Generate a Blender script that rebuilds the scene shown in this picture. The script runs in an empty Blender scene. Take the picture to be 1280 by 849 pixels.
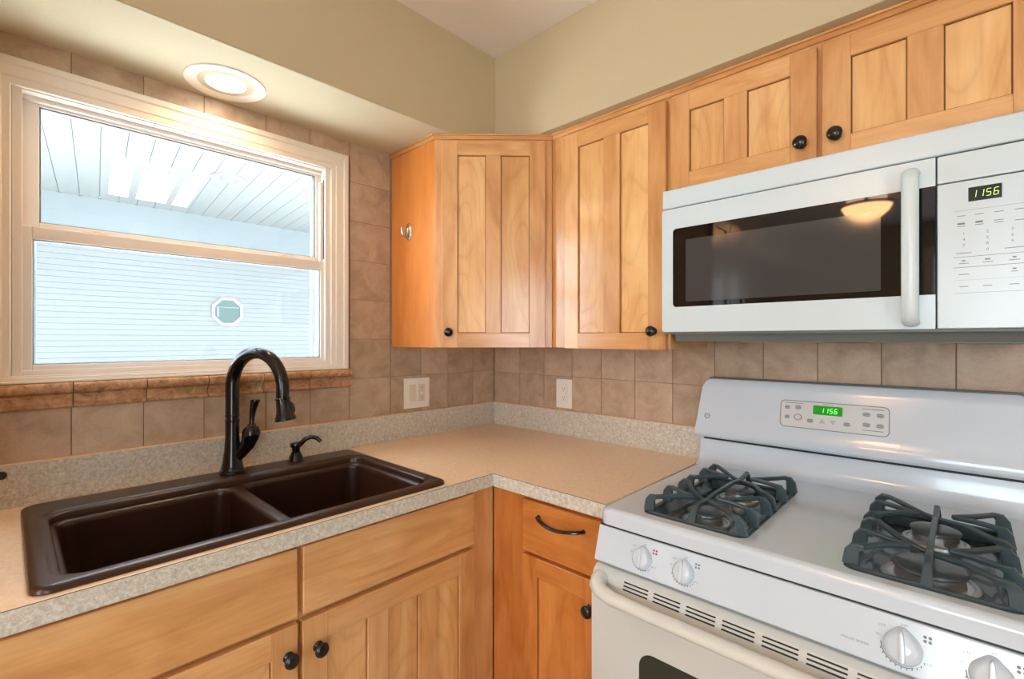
import bpy, bmesh, math, random
from mathutils import Matrix, Vector
from mathutils.geometry import tessellate_polygon
random.seed(7)
I = 0.0254            # the scene is measured in inches and built in metres
S = bpy.context.scene
COL = S.collection
PI = math.pi

# ------------------------------------------------------------------ camera
# corner of the room at the origin, window wall along y=0, range wall along x=0
FPX, YAW = 599.8, math.radians(46.09)
cam_d = bpy.data.cameras.new('camera'); cam = bpy.data.objects.new('camera', cam_d); COL.objects.link(cam)
cam.location = (-66.03*I, -66.46*I, 51.93*I)
cam.rotation_euler = (PI/2, 0, -YAW)
cam_d.sensor_width = 36.0; cam_d.lens = FPX/1280*36.0
cam_d.shift_x = (640-630.96)/1280; cam_d.shift_y = (424.75-424.5)/1280
cam_d.clip_start = 0.02; cam_d.clip_end = 200
S.camera = cam

# ------------------------------------------------------------------ light
S.view_settings.view_transform = 'Standard'; S.view_settings.look = 'None'
S.view_settings.exposure = 0.72; S.view_settings.gamma = 1.0; S.view_settings.use_curve_mapping = False
S.cycles.use_denoising = True
S.cycles.max_bounces = 10; S.cycles.diffuse_bounces = 6; S.cycles.glossy_bounces = 4
S.cycles.transparent_max_bounces = 12; S.cycles.sample_clamp_indirect = 6.0
S.cycles.caustics_reflective = False; S.cycles.caustics_refractive = False
SKY = 5.0
W = bpy.data.worlds.new('world'); S.world = W; W.use_nodes = True
W.node_tree.nodes['Background'].inputs[0].default_value = (0.80, 0.91, 1.0, 1)
W.node_tree.nodes['Background'].inputs[1].default_value = SKY

def area(name, loc, look, sx, sy, power, color, portal=False, spread=180):
    l = bpy.data.lights.new(name, 'AREA'); l.shape = 'RECTANGLE'; l.size = sx*I; l.size_y = sy*I
    l.energy = power; l.color = color; l.spread = math.radians(spread)
    o = bpy.data.objects.new(name, l); COL.objects.link(o)
    o.location = Vector(loc)*I
    o.rotation_euler = (Vector(look)-Vector(loc)).to_track_quat('-Z', 'Z').to_euler()
    if portal: l.cycles.is_portal = True
    return o
sun_d = bpy.data.lights.new('sun', 'SUN'); sun_d.energy = 30.0; sun_d.color = (1.0, 0.96, 0.90); sun_d.angle = math.radians(1.0)
sun = bpy.data.objects.new('sun', sun_d); COL.objects.link(sun); sun.location = (-2, -8, 8)
sun.rotation_euler = Vector((0.06, 1.0, -2.5)).to_track_quat('-Z', 'Y').to_euler()
# daylight through the sink window (portal), and fill lamps added behind the camera
area('window_portal', (-49.5, 5.5, 63), (-49.5, -50, 63), 32, 29, 10, (1, 1, 1), True)
area('fill_lamp_south', (-133, -146, 44), (-90, 0, 50), 38, 78, 2, (0.66, 0.86, 1.0))
area('fill_lamp_west', (-196, -82, 58), (0, -70, 55), 46, 48, 17, (0.66, 0.86, 1.0))

# ------------------------------------------------------------------ materials
def srgb(r, g, b):
    f = lambda c: (c/255/12.92) if c/255 <= 0.04045 else ((c/255+0.055)/1.055)**2.4
    return (f(r), f(g), f(b), 1)
class NT:
    def __init__(s, name):
        s.m = bpy.data.materials.new(name); s.m.use_nodes = True
        s.t = s.m.node_tree; s.b = s.t.nodes['Principled BSDF']; s.out = s.t.nodes['Material Output']
    def n(s, ty, **kw):
        nd = s.t.nodes.new(ty)
        for k, v in kw.items():
            if k.startswith('_'): setattr(nd, k[1:], v)
            else: nd.inputs[k.replace('__', ' ')].default_value = v
        return nd
    def l(s, a, b): s.t.links.new(a, b)
    def ramp(s, fac, stops):
        r = s.n('ShaderNodeValToRGB'); e = r.color_ramp.elements
        e[0].position, e[0].color = stops[0]; e[1].position, e[1].color = stops[-1]
        for p, c in stops[1:-1]:
            k = e.new(p); k.color = c
        s.l(fac, r.inputs[0]); return r.outputs[0]
    def mix(s, fac, a, b, mode='MIX'):
        m = s.n('ShaderNodeMix', _data_type='RGBA', _blend_type=mode)
        for sock, v in ((m.inputs[0], fac), (m.inputs[6], a), (m.inputs[7], b)):
            if isinstance(v, (int, float)): sock.default_value = v
            elif isinstance(v, tuple): sock.default_value = v
            else: s.l(v, sock)
        return m.outputs[2]
    def bump(s, h, strength, dist=0.001):
        b = s.n('ShaderNodeBump'); b.inputs['Strength'].default_value = strength; b.inputs['Distance'].default_value = dist
        s.l(h, b.inputs['Height']); s.l(b.outputs[0], s.b.inputs['Normal'])
def plain(name, col, rough=0.5, metal=0.0, coat=0.0, emis=None, es=0.0, spec=None):
    n = NT(name); n.b.inputs['Base Color'].default_value = col; n.b.inputs['Roughness'].default_value = rough
    n.b.inputs['Metallic'].default_value = metal; n.b.inputs['Coat Weight'].default_value = coat
    if spec is not None: n.b.inputs['Specular IOR Level'].default_value = spec
    if emis: n.b.inputs['Emission Color'].default_value = emis; n.b.inputs['Emission Strength'].default_value = es
    return n.m
def objco(n, scale=(1, 1, 1)):
    tc = n.n('ShaderNodeTexCoord'); mp = n.n('ShaderNodeMapping'); mp.inputs['Scale'].default_value = scale
    n.l(tc.outputs['Object'], mp.inputs[0]); return mp.outputs[0]

def maple(name, c_dark, c_mid, c_light, rough=0.27, ringmix=0.25, ringscale=(9, 9, 1.1), rings=14):
    n = NT(name)
    at = n.n('ShaderNodeAttribute', _attribute_name='gc')
    tn = n.n('ShaderNodeAttribute', _attribute_name='tone')
    mp = n.n('ShaderNodeMapping'); mp.inputs['Scale'].default_value = (13, 13, 3.2); n.l(at.outputs['Vector'], mp.inputs[0])
    big = n.n('ShaderNodeTexNoise', Scale=1.0, Detail=4.0, Roughness=0.55, Distortion=0.8); n.l(mp.outputs[0], big.inputs['Vector'])
    mp2 = n.n('ShaderNodeMapping'); mp2.inputs['Scale'].default_value = (160, 160, 5); n.l(at.outputs['Vector'], mp2.inputs[0])
    fine = n.n('ShaderNodeTexNoise', Scale=1.0, Detail=3.0, Roughness=0.6); n.l(mp2.outputs[0], fine.inputs['Vector'])
    # flowing growth-ring figure
    mp3 = n.n('ShaderNodeMapping'); mp3.inputs['Scale'].default_value = ringscale; n.l(at.outputs['Vector'], mp3.inputs[0])
    ring = n.n('ShaderNodeTexNoise', Scale=1.0, Detail=1.0, Roughness=0.4); n.l(mp3.outputs[0], ring.inputs['Vector'])
    mul = n.n('ShaderNodeMath', _operation='MULTIPLY'); n.l(ring.outputs[0], mul.inputs[0]); mul.inputs[1].default_value = rings
    fr = n.n('ShaderNodeMath', _operation='PINGPONG'); n.l(mul.outputs[0], fr.inputs[0]); fr.inputs[1].default_value = 1.0
    base = n.ramp(big.outputs[0], [(0.30, c_dark), (0.50, c_mid), (0.72, c_light)])
    rg = n.ramp(fr.outputs[0], [(0.0, (0.78, 0.70, 0.60, 1)), (0.30, (0.98, 0.97, 0.95, 1)), (1.0, (1.05, 1.05, 1.05, 1))])
    c = n.mix(ringmix, base, rg, 'MULTIPLY')
    fg = n.ramp(fine.outputs[0], [(0.3, (0.90, 0.87, 0.83, 1)), (0.65, (1.03, 1.03, 1.03, 1))])
    c = n.mix(0.6, c, fg, 'MULTIPLY')
    tr = n.ramp(tn.outputs['Fac'], [(0.0, (0.88, 0.80, 0.73, 1)), (1.0, (1.06, 1.06, 1.06, 1))])
    c = n.mix(1.0, c, tr, 'MULTIPLY')
    n.l(c, n.b.inputs['Base Color'])
    n.b.inputs['Roughness'].default_value = rough
    n.b.inputs['Coat Weight'].default_value = 0.6; n.b.inputs['Coat Roughness'].default_value = 0.14
    n.bump(fine.outputs[0], 0.05, 0.0005)
    return n.m
MAPLE = maple('maple_wood', srgb(198, 143, 88), srgb(217, 165, 108), srgb(228, 182, 128))
MAPLE_PANEL = maple('maple_panel', srgb(214, 160, 100), srgb(226, 178, 118), srgb(233, 192, 136), ringmix=0.42, ringscale=(6, 6, 2.4), rings=26)
MAPLE_SHADED = maple('maple_wood_shaded', srgb(186, 112, 50), srgb(206, 132, 66), srgb(216, 148, 82))  # maple of the range-side base cabinet, its weaker light put into the colour
MAPLE_SHADED_PANEL = maple('maple_panel_shaded', srgb(190, 116, 52), srgb(210, 138, 70), srgb(220, 152, 84), ringmix=0.5, ringscale=(5, 5, 2.0), rings=10)
MAPLE_SIDE_LIT = maple('maple_side_lit', srgb(214, 134, 62), srgb(222, 142, 68), srgb(228, 152, 78), 0.3)  # corner cabinet side, lamp and window light put into its orange
MAPLE_IN = plain('maple_groove', srgb(112, 64, 30), 0.6)

def paint(name, col, rough=0.75):
    n = NT(name); v = objco(n, (60, 60, 60))
    no = n.n('ShaderNodeTexNoise', Scale=3.0, Detail=3.0); n.l(v, no.inputs['Vector'])
    n.b.inputs['Base Color'].default_value = col; n.b.inputs['Roughness'].default_value = rough
    n.bump(no.outputs[0], 0.12, 0.0008); return n.m
PAINT = paint('beige_wall_paint', srgb(194, 179, 146))
CEILING = paint('ceiling_paint', srgb(240, 234, 228), 0.85)
SOFFIT_LIT = paint('soffit_paint_lit', srgb(206, 200, 176), 0.8)  # soffit paint made paler underneath, window light put into the colour
def tile_mat(name, a, b, c, bump=0.15):
    n = NT(name)
    at = n.n('ShaderNodeAttribute', _attribute_name='gc'); tn = n.n('ShaderNodeAttribute', _attribute_name='tone')
    no = n.n('ShaderNodeTexNoise', Scale=14.0, Detail=5.0, Roughness=0.6, Distortion=0.6); n.l(at.outputs['Vector'], no.inputs['Vector'])
    f2 = n.n('ShaderNodeTexNoise', Scale=140.0, Detail=2.0); n.l(at.outputs['Vector'], f2.inputs['Vector'])
    col = n.ramp(no.outputs[0], [(0.28, a), (0.5, b), (0.74, c)])
    tr = n.ramp(tn.outputs['Fac'], [(0.0, (0.86, 0.84, 0.82, 1)), (1.0, (1.12, 1.10, 1.10, 1))])
    col = n.mix(1.0, col, tr, 'MULTIPLY')
    sp = n.ramp(f2.outputs[0], [(0.3, (0.93, 0.92, 0.9, 1)), (0.6, (1.02, 1.02, 1.02, 1))])
    col = n.mix(0.7, col, sp, 'MULTIPLY')
    n.l(col, n.b.inputs['Base Color']); n.b.inputs['Roughness'].default_value = 0.42
    n.bump(no.outputs[0], bump, 0.003); return n.m
TILE = tile_mat('ceramic_tile', srgb(170, 147, 124), srgb(189, 167, 143), srgb(204, 185, 162))
def listello_mat():
    n = NT('carved_stone_trim')
    at = n.n('ShaderNodeAttribute', _attribute_name='gc')
    no = n.n('ShaderNodeTexNoise', Scale=38.0, Detail=6.0, Roughness=0.7, Distortion=1.0); n.l(at.outputs['Vector'], no.inputs['Vector'])
    v2 = n.n('ShaderNodeTexVoronoi', Scale=55.0); n.l(at.outputs['Vector'], v2.inputs['Vector'])
    col = n.ramp(no.outputs[0], [(0.30, srgb(122, 86, 58)), (0.47, srgb(176, 134, 96)), (0.62, srgb(202, 160, 120)), (0.78, srgb(218, 188, 152))])
    n.l(col, n.b.inputs['Base Color']); n.b.inputs['Roughness'].default_value = 0.5
    ad = n.n('ShaderNodeMath', _operation='ADD'); n.l(no.outputs[0], ad.inputs[0]); n.l(v2.outputs['Distance'], ad.inputs[1])
    n.bump(ad.outputs[0], 0.35, 0.003); return n.m
LISTELLO = listello_mat()
GROUT = plain('grout', srgb(132, 110, 90), 0.9)
def laminate(name, a, b, c, scale, spk, rough):
    n = NT(name); v = objco(n)
    no = n.n('ShaderNodeTexNoise', Scale=scale, Detail=4.0, Roughness=0.7, Distortion=0.7); n.l(v, no.inputs['Vector'])
    vo = n.n('ShaderNodeTexNoise', Scale=scale*3.2, Detail=2.0, Roughness=0.8, Distortion=1.5); n.l(v, vo.inputs['Vector'])
    col = n.ramp(no.outputs[0], [(0.33, a), (0.5, b), (0.66, c)])
    s2 = n.ramp(vo.outputs[0], [(0.30, (spk, spk*0.98, spk*0.95, 1)), (0.44, (1, 1, 1, 1)), (0.7, (1.06, 1.06, 1.06, 1))])
    col = n.mix(1.0, col, s2, 'MULTIPLY')
    n.l(col, n.b.inputs['Base Color']); n.b.inputs['Roughness'].default_value = rough
    return n.m
LAM_TOP = laminate('laminate_top', srgb(228, 199, 166), srgb(237, 211, 179), srgb(243, 221, 193), 90, 0.93, 0.33)
LAM_EDGE = laminate('laminate_edge', srgb(176, 170, 156), srgb(202, 197, 184), srgb(222, 218, 208), 100, 0.62, 0.45)
SEAM = plain('laminate_seam', srgb(92, 74, 58), 0.7)
VINYL = plain('white_vinyl', srgb(234, 228, 222), 0.38)
TRIM_WHITE = plain('white_window_casing', srgb(238, 232, 222), 0.4)
WHITE = plain('white_enamel', srgb(202, 215, 228), 0.16, coat=0.3)
WHITE_DOOR = plain('white_oven_enamel', srgb(204, 208, 206), 0.2, coat=0.2)
WHITE_PL = plain('white_plastic', srgb(208, 223, 230), 0.24)
BISQUE = plain('handle_plastic', srgb(212, 214, 208), 0.28)
PLATE = plain('outlet_plastic', srgb(240, 236, 228), 0.3)
PLATE2 = plain('device_plastic', srgb(226, 214, 192), 0.3)
GREYP = plain('grey_underside_plastic', srgb(112, 118, 116), 0.45)
GREYLINE = plain('grey_legend_ink', srgb(120, 124, 128), 0.5)
INK = plain('dark_legend_ink', srgb(60, 62, 66), 0.5)
REDINK = plain('maroon_legend_ink', srgb(140, 40, 70), 0.5)
PANELGREY = plain('pale_grey_overlay', srgb(205, 210, 212), 0.35)
BTN = plain('button_grey', srgb(176, 184, 188), 0.4)
BLACKGAP = plain('black_gap', (0.006, 0.006, 0.007, 1), 0.5)
BLACKGLASS = plain('black_glass', (0.004, 0.004, 0.005, 1), 0.03, spec=0.35)
SCREENGLASS = plain('screened_glass', (0.050, 0.052, 0.054, 1), 0.07, spec=0.4)
OVENGLASS = plain('oven_glass', (0.028, 0.036, 0.028, 1), 0.06, spec=0.6)
BRONZE = plain('oil_rubbed_bronze', (0.010, 0.009, 0.011, 1), 0.20, metal=0.5, coat=0.5)
BRONZE_HI = plain('bronze_copper_edge', (0.16, 0.05, 0.022, 1), 0.25, metal=0.8)
KNOBM = plain('dark_bronze_knob', (0.016, 0.011, 0.010, 1), 0.25, metal=0.4, coat=0.4)
CHROME = plain('brushed_nickel', (0.55, 0.60, 0.57, 1), 0.22, metal=1.0)
IRON = plain('grey_enamelled_iron', srgb(60, 78, 87), 0.36, coat=0.15)
PAN = plain('grey_burner_well', srgb(54, 70, 78), 0.20, coat=0.4)
CAPM = plain('burner_cap', srgb(66, 76, 82), 0.3, coat=0.2)
ALU = plain('burner_aluminium', (0.60, 0.62, 0.64, 1), 0.28, metal=0.9)
GREEN = plain('green_digits', (0.1, 0.8, 0.1, 1), 0.5, emis=(0.18, 1.0, 0.12, 1), es=1.6)
GREENBG = plain('green_display', (0.0, 0.05, 0.0, 1), 0.15, emis=(0.0, 0.16, 0.01, 1), es=0.9)
YELG = plain('yellow_green_digits', (0.5, 0.7, 0.1, 1), 0.5, emis=(0.55, 0.80, 0.18, 1), es=0.8)
LENS = plain('lamp_lens', (1, 1, 1, 1), 0.5, emis=(1.0, 0.93, 0.80, 1), es=9.0)
LAMPRING = plain('lamp_trim_white', srgb(244, 240, 232), 0.4)
FLOORM = plain('vinyl_floor', srgb(168, 150, 130), 0.5)
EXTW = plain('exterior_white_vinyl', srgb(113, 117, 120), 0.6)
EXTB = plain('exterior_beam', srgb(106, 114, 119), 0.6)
SKYP = plain('skylight_panel', srgb(250, 252, 253), 0.5)
PATIO = plain('patio_concrete', srgb(226, 226, 222), 0.9)
EXTTRIM = plain('bright_exterior_trim', srgb(150, 152, 154), 0.5)
EXTGLASS = plain('octagon_glass', srgb(58, 78, 76), 0.15)
def composite():
    n = NT('brown_granite_composite'); v = objco(n)
    no = n.n('ShaderNodeTexNoise', Scale=900.0, Detail=1.0); n.l(v, no.inputs['Vector'])
    c = n.ramp(no.outputs[0], [(0.3, srgb(40, 23, 14)), (0.6, srgb(58, 35, 23)), (0.8, srgb(78, 50, 35))])
    n.l(c, n.b.inputs['Base Color']); n.b.inputs['Roughness'].default_value = 0.30; n.bump(no.outputs[0], 0.08, 0.0004); return n.m
SINKM = composite()
def glass():
    n = NT('window_glass'); n.t.nodes.remove(n.b)
    tr = n.n('ShaderNodeBsdfTransparent'); gl = n.n('ShaderNodeBsdfGlossy'); gl.inputs['Roughness'].default_value = 0.0
    tr.inputs[0].default_value = (0.93, 0.96, 0.97, 1)
    fr = n.n('ShaderNodeLayerWeight', Blend=0.5); mx = n.n('ShaderNodeMixShader')
    pw = n.n('ShaderNodeMath', _operation='POWER'); n.l(fr.outputs['Facing'], pw.inputs[0]); pw.inputs[1].default_value = 5.0
    ma = n.n('ShaderNodeMath', _operation='MULTIPLY_ADD'); n.l(pw.outputs[0], ma.inputs[0]); ma.inputs[1].default_value = 0.93; ma.inputs[2].default_value = 0.04
    n.l(ma.outputs[0], mx.inputs[0]); n.l(tr.outputs[0], mx.inputs[1]); n.l(gl.outputs[0], mx.inputs[2]); n.l(mx.outputs[0], n.out.inputs[0])
    return n.m
GLASS = glass()
ALAB = plain('alabaster_glass', (0.95, 0.75, 0.5, 1), 0.4, emis=(1.0, 0.50, 0.22, 1), es=32.0)

# ------------------------------------------------------------------ mesh building
def frame(o, u, v):
    """local x=u, y=v, z=up-ish (u cross v) placed at o (inches)"""
    u = Vector(u).normalized(); v = Vector(v).normalized(); w = u.cross(v)
    return Matrix(((u.x, v.x, w.x, o[0]), (u.y, v.y, w.y, o[1]), (u.z, v.z, w.z, o[2]), (0, 0, 0, 1)))
ID = Matrix.Identity(4)
class MB:
    def __init__(s, M=ID):
        s.v = []; s.f = []; s.gc = []; s.tone = []; s.M = M
    def add(s, verts, faces, grain='z', tone=None, off=None):
        b = len(s.v); t = random.random() if tone is None else tone
        ro = Vector((random.uniform(-9, 9), random.uniform(-9, 9), random.uniform(-9, 9))) if off is None else off
        for p in verts:
            p = Vector(p); q = p*I
            g = {'z': (q.x, q.y, q.z), 'x': (q.z, q.y, q.x), 'y': (q.x, q.z, q.y)}[grain]
            s.v.append(s.M @ p); s.gc.append(Vector(g)+ro); s.tone.append(t)
        s.f += [tuple(i+b for i in f) for f in faces]
    def addbm(s, bm, **k):
        bm.verts.index_update()
        s.add([v.co.copy() for v in bm.verts], [tuple(v.index for v in f.verts) for f in bm.faces], **k); bm.free()
    def box(s, x0, x1, y0, y1, z0, z1, bev=0.0, seg=2, **k):
        bm = bmesh.new()
        bmesh.ops.create_cube(bm, size=1.0)
        for v in bm.verts:
            v.co = Vector(((x0+x1)/2+v.co.x*(x1-x0), (y0+y1)/2+v.co.y*(y1-y0), (z0+z1)/2+v.co.z*(z1-z0)))
        if bev: bmesh.ops.bevel(bm, geom=list(bm.edges), offset=bev, segments=seg, profile=0.5, affect='EDGES')
        s.addbm(bm, **k); return s
    def prism(s, pts, ax, a0, a1, bev=0.0, seg=2, **k):
        """extrude a closed 2D outline along axis ax ('x','y','z')"""
        def P(p, a): return {'x': (a, p[0], p[1]), 'y': (p[0], a, p[1]), 'z': (p[0], p[1], a)}[ax]
        bm = bmesh.new()
        A = [bm.verts.new(P(p, a0)) for p in pts]; B = [bm.verts.new(P(p, a1)) for p in pts]
        n = len(pts); bm.faces.new(A[::-1]); bm.faces.new(B)
        for i in range(n): bm.faces.new((A[i], A[(i+1) % n], B[(i+1) % n], B[i]))
        bmesh.ops.recalc_face_normals(bm, faces=list(bm.faces))
        if bev: bmesh.ops.bevel(bm, geom=list(bm.edges), offset=bev, segments=seg, profile=0.5, affect='EDGES')
        s.addbm(bm, **k); return s
    def plate(s, outer, holes, z0, z1, **k):
        """flat plate with holes, axis z"""
        polys = [outer]+holes; flat = [p for q in polys for p in q]
        tris = tessellate_polygon([[Vector((p[0], p[1], 0)) for p in q] for q in polys])
        n = len(flat)
        v = [(p[0], p[1], z1) for p in flat]+[(p[0], p[1], z0) for p in flat]
        f = [tuple(t) for t in tris]+[tuple(i+n for i in t) for t in tris]
        b = 0
        for q in polys:
            m = len(q)
            for i in range(m): f.append((b+i, b+(i+1) % m, n+b+(i+1) % m, n+b+i))
            b += m
        s.add(v, f, **k); return s
    def loops(s, loops, cap0=False, cap1=False, **k):
        n = len(loops[0]); v = [p for l in loops for p in l]; f = []
        for a in range(len(loops)-1):
            for i in range(n): f.append((a*n+i, a*n+(i+1) % n, (a+1)*n+(i+1) % n, (a+1)*n+i))
        if cap0: f.append(tuple(range(n)))
        if cap1: f.append(tuple((len(loops)-1)*n+i for i in range(n)))
        s.add(v, f, **k); return s
    def lathe(s, prof, c=(0, 0, 0), seg=32, axis='z', caps=True, **k):
        """prof: list of (radius, height) along axis from c"""
        L = []
        for r, h in prof:
            ring = []
            for i in range(seg):
                a = 2*PI*i/seg; x, y = r*math.cos(a), r*math.sin(a)
                p = {'z': (x, y, h), 'y': (x, h, y), 'x': (h, x, y)}[axis]
                ring.append((p[0]+c[0], p[1]+c[1], p[2]+c[2]))
            L.append(ring)
        return s.loops(L, caps, caps, **k)
    def tube(s, pts, rad, seg=14, up=(0, 0, 1), flat=1.0, caps=True, **k):
        """tube along points; rad number or list or list of (w,h)"""
        pts = [Vector(p) for p in pts]; n = len(pts); L = []
        if not isinstance(rad, (list, tuple)): rad = [rad]*n
        prev = None
        for i, p in enumerate(pts):
            t = (pts[min(i+1, n-1)]-pts[max(i-1, 0)]).normalized()
            if prev is None:
                u = Vector(up); sd = t.cross(u)
                if sd.length < 1e-3: sd = t.cross(Vector((1, 0, 0)))
                sd.normalize()
            else: sd = (prev-t*prev.dot(t)).normalized()
            prev = sd; nn = sd.cross(t)
            r = rad[i]; a, b = (r if isinstance(r, (tuple, list)) else (r, r*flat))
            L.append([tuple(p+sd*(a*math.cos(2*PI*j/seg))+nn*(b*math.sin(2*PI*j/seg))) for j in range(seg)])
        return s.loops(L, caps, caps, **k)
    def bar(s, pts, w, h, up=(0, 0, 1), bev=0.06, **k):
        """rectangular-section bar along points (w across, h along up)"""
        pts = [Vector(p) for p in pts]; n = len(pts); L = []
        if not isinstance(w, (list, tuple)): w = [w]*n
        if not isinstance(h, (list, tuple)): h = [h]*n
        for i, p in enumerate(pts):
            t = (pts[min(i+1, n-1)]-pts[max(i-1, 0)]).normalized(); sd = t.cross(Vector(up)).normalized(); nn = sd.cross(t)
            a, b = w[i]/2, h[i]/2; c = min(bev, a*0.9, b*0.9)
            q = [(a, -b+c), (a, b-c), (a-c, b), (-a+c, b), (-a, b-c), (-a, -b+c), (-a+c, -b), (a-c, -b)]
            L.append([tuple(p+sd*x+nn*y) for x, y in q])
        return s.loops(L, True, True, **k)
    def text(s, txt, x, y, size, z=0.0, depth=0.004, align='CENTER', **k):
        """flat lettering in the local xy plane, standing depth proud"""
        c = bpy.data.curves.new('t', 'FONT'); c.body = txt; c.size = size; c.align_x = align; c.align_y = 'CENTER'
        c.extrude = depth; c.resolution_u = 2
        o = bpy.data.objects.new('t', c); COL.objects.link(o)
        dg = bpy.context.evaluated_depsgraph_get(); me = o.evaluated_get(dg).to_mesh()
        s.add([(v.co.x+x, v.co.y+y, v.co.z+z) for v in me.vertices], [tuple(p.vertices) for p in me.polygons], **k)
        o.evaluated_get(dg).to_mesh_clear(); bpy.data.objects.remove(o); bpy.data.curves.remove(c); return s
    def build(s, name, mat, parent=None, origin=None, angle=32, label=None):
        off = Vector((0, 0, 0))
        if parent is not None: off = parent_world(parent)
        own = Vector(origin)-off if origin is not None else Vector((0, 0, 0))
        me = bpy.data.meshes.new(name)
        me.from_pydata([tuple((p-off-own)*I) for p in s.v], [], s.f)
        g = me.attributes.new('gc', 'FLOAT_VECTOR', 'POINT'); g.data.foreach_set('vector', [c for v in s.gc for c in v])
        t = me.attributes.new('tone', 'FLOAT', 'POINT'); t.data.foreach_set('value', s.tone)
        bm = bmesh.new(); bm.from_mesh(me); bmesh.ops.recalc_face_normals(bm, faces=list(bm.faces)); bm.to_mesh(me); bm.free()
        me.polygons.foreach_set('use_smooth', [True]*len(me.polygons)); me.set_sharp_from_angle(angle=math.radians(angle))
        me.materials.append(mat); me.update()
        o = bpy.data.objects.new(name, me); COL.objects.link(o)
        o.location = own*I
        w_ = o.modifiers.new('weighted_normal', 'WEIGHTED_NORMAL'); w_.keep_sharp = True; w_.weight = 50
        if parent is not None: o.parent = parent
        if label: o['label'] = label
        o['_w'] = tuple(off+own)
        return o
def parent_world(o): return Vector(o['_w'])
def thing(name, label, cat, loc, group=None):
    o = bpy.data.objects.new(name, None); COL.objects.link(o); o.empty_display_size = 0.05
    o.location = Vector(loc)*I; o['_w'] = tuple(loc); o['label'] = label; o['category'] = cat
    if group: o['group'] = group
    return o
def tag(o, label, cat, group=None, kind=None):
    o['label'] = label; o['category'] = cat
    if group: o['group'] = group
    if kind: o['kind'] = kind
    return o
def struct(o, label=None, cat=None):
    o['kind'] = 'structure'
    if label: o['label'] = label
    if cat: o['category'] = cat
    return o
def rrect(x0, x1, y0, y1, r, seg=5):
    P = []
    if not isinstance(r, (list, tuple)): r = [r]*4
    for (cx, cy, a0, rr) in ((x1-r[0], y1-r[0], 0, r[0]), (x0+r[1], y1-r[1], 90, r[1]), (x0+r[2], y0+r[2], 180, r[2]), (x1-r[3], y0+r[3], 270, r[3])):
        for i in range(seg+1):
            a = math.radians(a0+90*i/seg); P.append((cx+rr*math.cos(a), cy+rr*math.sin(a)))
    return P
def z(pts, h): return [(p[0], p[1], h) for p in pts]

# ------------------------------------------------------------------ room shell
XW, YS, HC = -200, -150, 95.8          # west wall, south wall, ceiling height
WX0, WX1, WZ0, WZ1 = -65.7, -33.45, 48.4, 76.9     # window opening
m = MB(frame((0, 0, 0), (1, 0, 0), (0, 0, 1)))     # local x=x, y=z, z=-y
m.plate([(XW, 0), (6, 0), (6, HC), (XW, HC)], [[(WX0, WZ0), (WX1, WZ0), (WX1, WZ1), (WX0, WZ1)]], -5.0, 0.0)
WN = struct(m.build('wall_north', PAINT), 'beige painted wall behind the sink with the window in it', 'wall')
m = MB(); m.box(0, 5, YS, 0, 0, HC); WE = struct(m.build('wall_east', PAINT), 'beige painted wall behind the range', 'wall')
m = MB(frame((XW, 0, 0), (0, 1, 0), (0, 0, 1)))
m.plate([(YS-5, 0), (5, 0), (5, HC), (YS-5, HC)], [[(-106, 33), (-58, 33), (-58, 83), (-106, 83)]], -5, 0)
struct(m.build('wall_west', PAINT))
m = MB(frame((0, YS, 0), (1, 0, 0), (0, 0, 1)))
m.plate([(XW, 0), (5, 0), (5, HC), (XW, HC)], [[(-153, 0.2), (-113, 0.2), (-113, 82), (-153, 82)]], 0, 5)
struct(m.build('wall_south', PAINT))
m = MB(); m.box(XW-5, 5, YS-5, 5, HC, HC+4); struct(m.build('ceiling', CEILING), 'white ceiling above the soffits', 'ceiling')
m = MB(); m.box(XW-5, 5, YS-5, 5, -4, 0); struct(m.build('floor', FLOORM), 'floor of the kitchen', 'floor')
# dropped soffit over the cabinets (L shaped)
SZ = 81.4
m = MB(); m.prism([(XW, 0), (XW, -13.4), (-13.1, -13.4), (-13.1, YS), (0, YS), (0, 0)], 'z', SZ, HC, bev=0.12)
sof = struct(m.build('ceiling_soffit', PAINT), 'beige dropped soffit running above the window and cabinets', 'soffit')
m = MB(); m.box(XW, -0.1, -13.3, -0.05, SZ-0.03, SZ+0.05); m.build('soffit_underside_lit', SOFFIT_LIT, sof, label='underside coloured paler for the light on it')
# unseen window and door frames, added to let fill light in
def far_frame(name, ax, a0, a1, z0, z1, p, mull):
    m = MB()
    for (u0, u1, w0, w1) in [(a0-3, a0, z0-3, z1+3), (a1, a1+3, z0-3, z1+3), (a0, a1, z1, z1+3)]+([(a0, a1, z0-3, z0)] if z0 > 5 else [])+[(c-1.5, c+1.5, z0, z1) for c in mull]:
        if ax == 'x': m.box(u0, u1, p-0.8, p+0.8, w0, w1, 0.1)
        else: m.box(p-0.8, p+0.8, u0, u1, w0, w1, 0.1)
    return struct(m.build(name, TRIM_WHITE))
far_frame('added_door', 'x', -153, -113, 0.2, 82, YS+0.6, [])
far_frame('added_window', 'y', -106, -58, 33, 83, XW+0.6, [-82])

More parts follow.
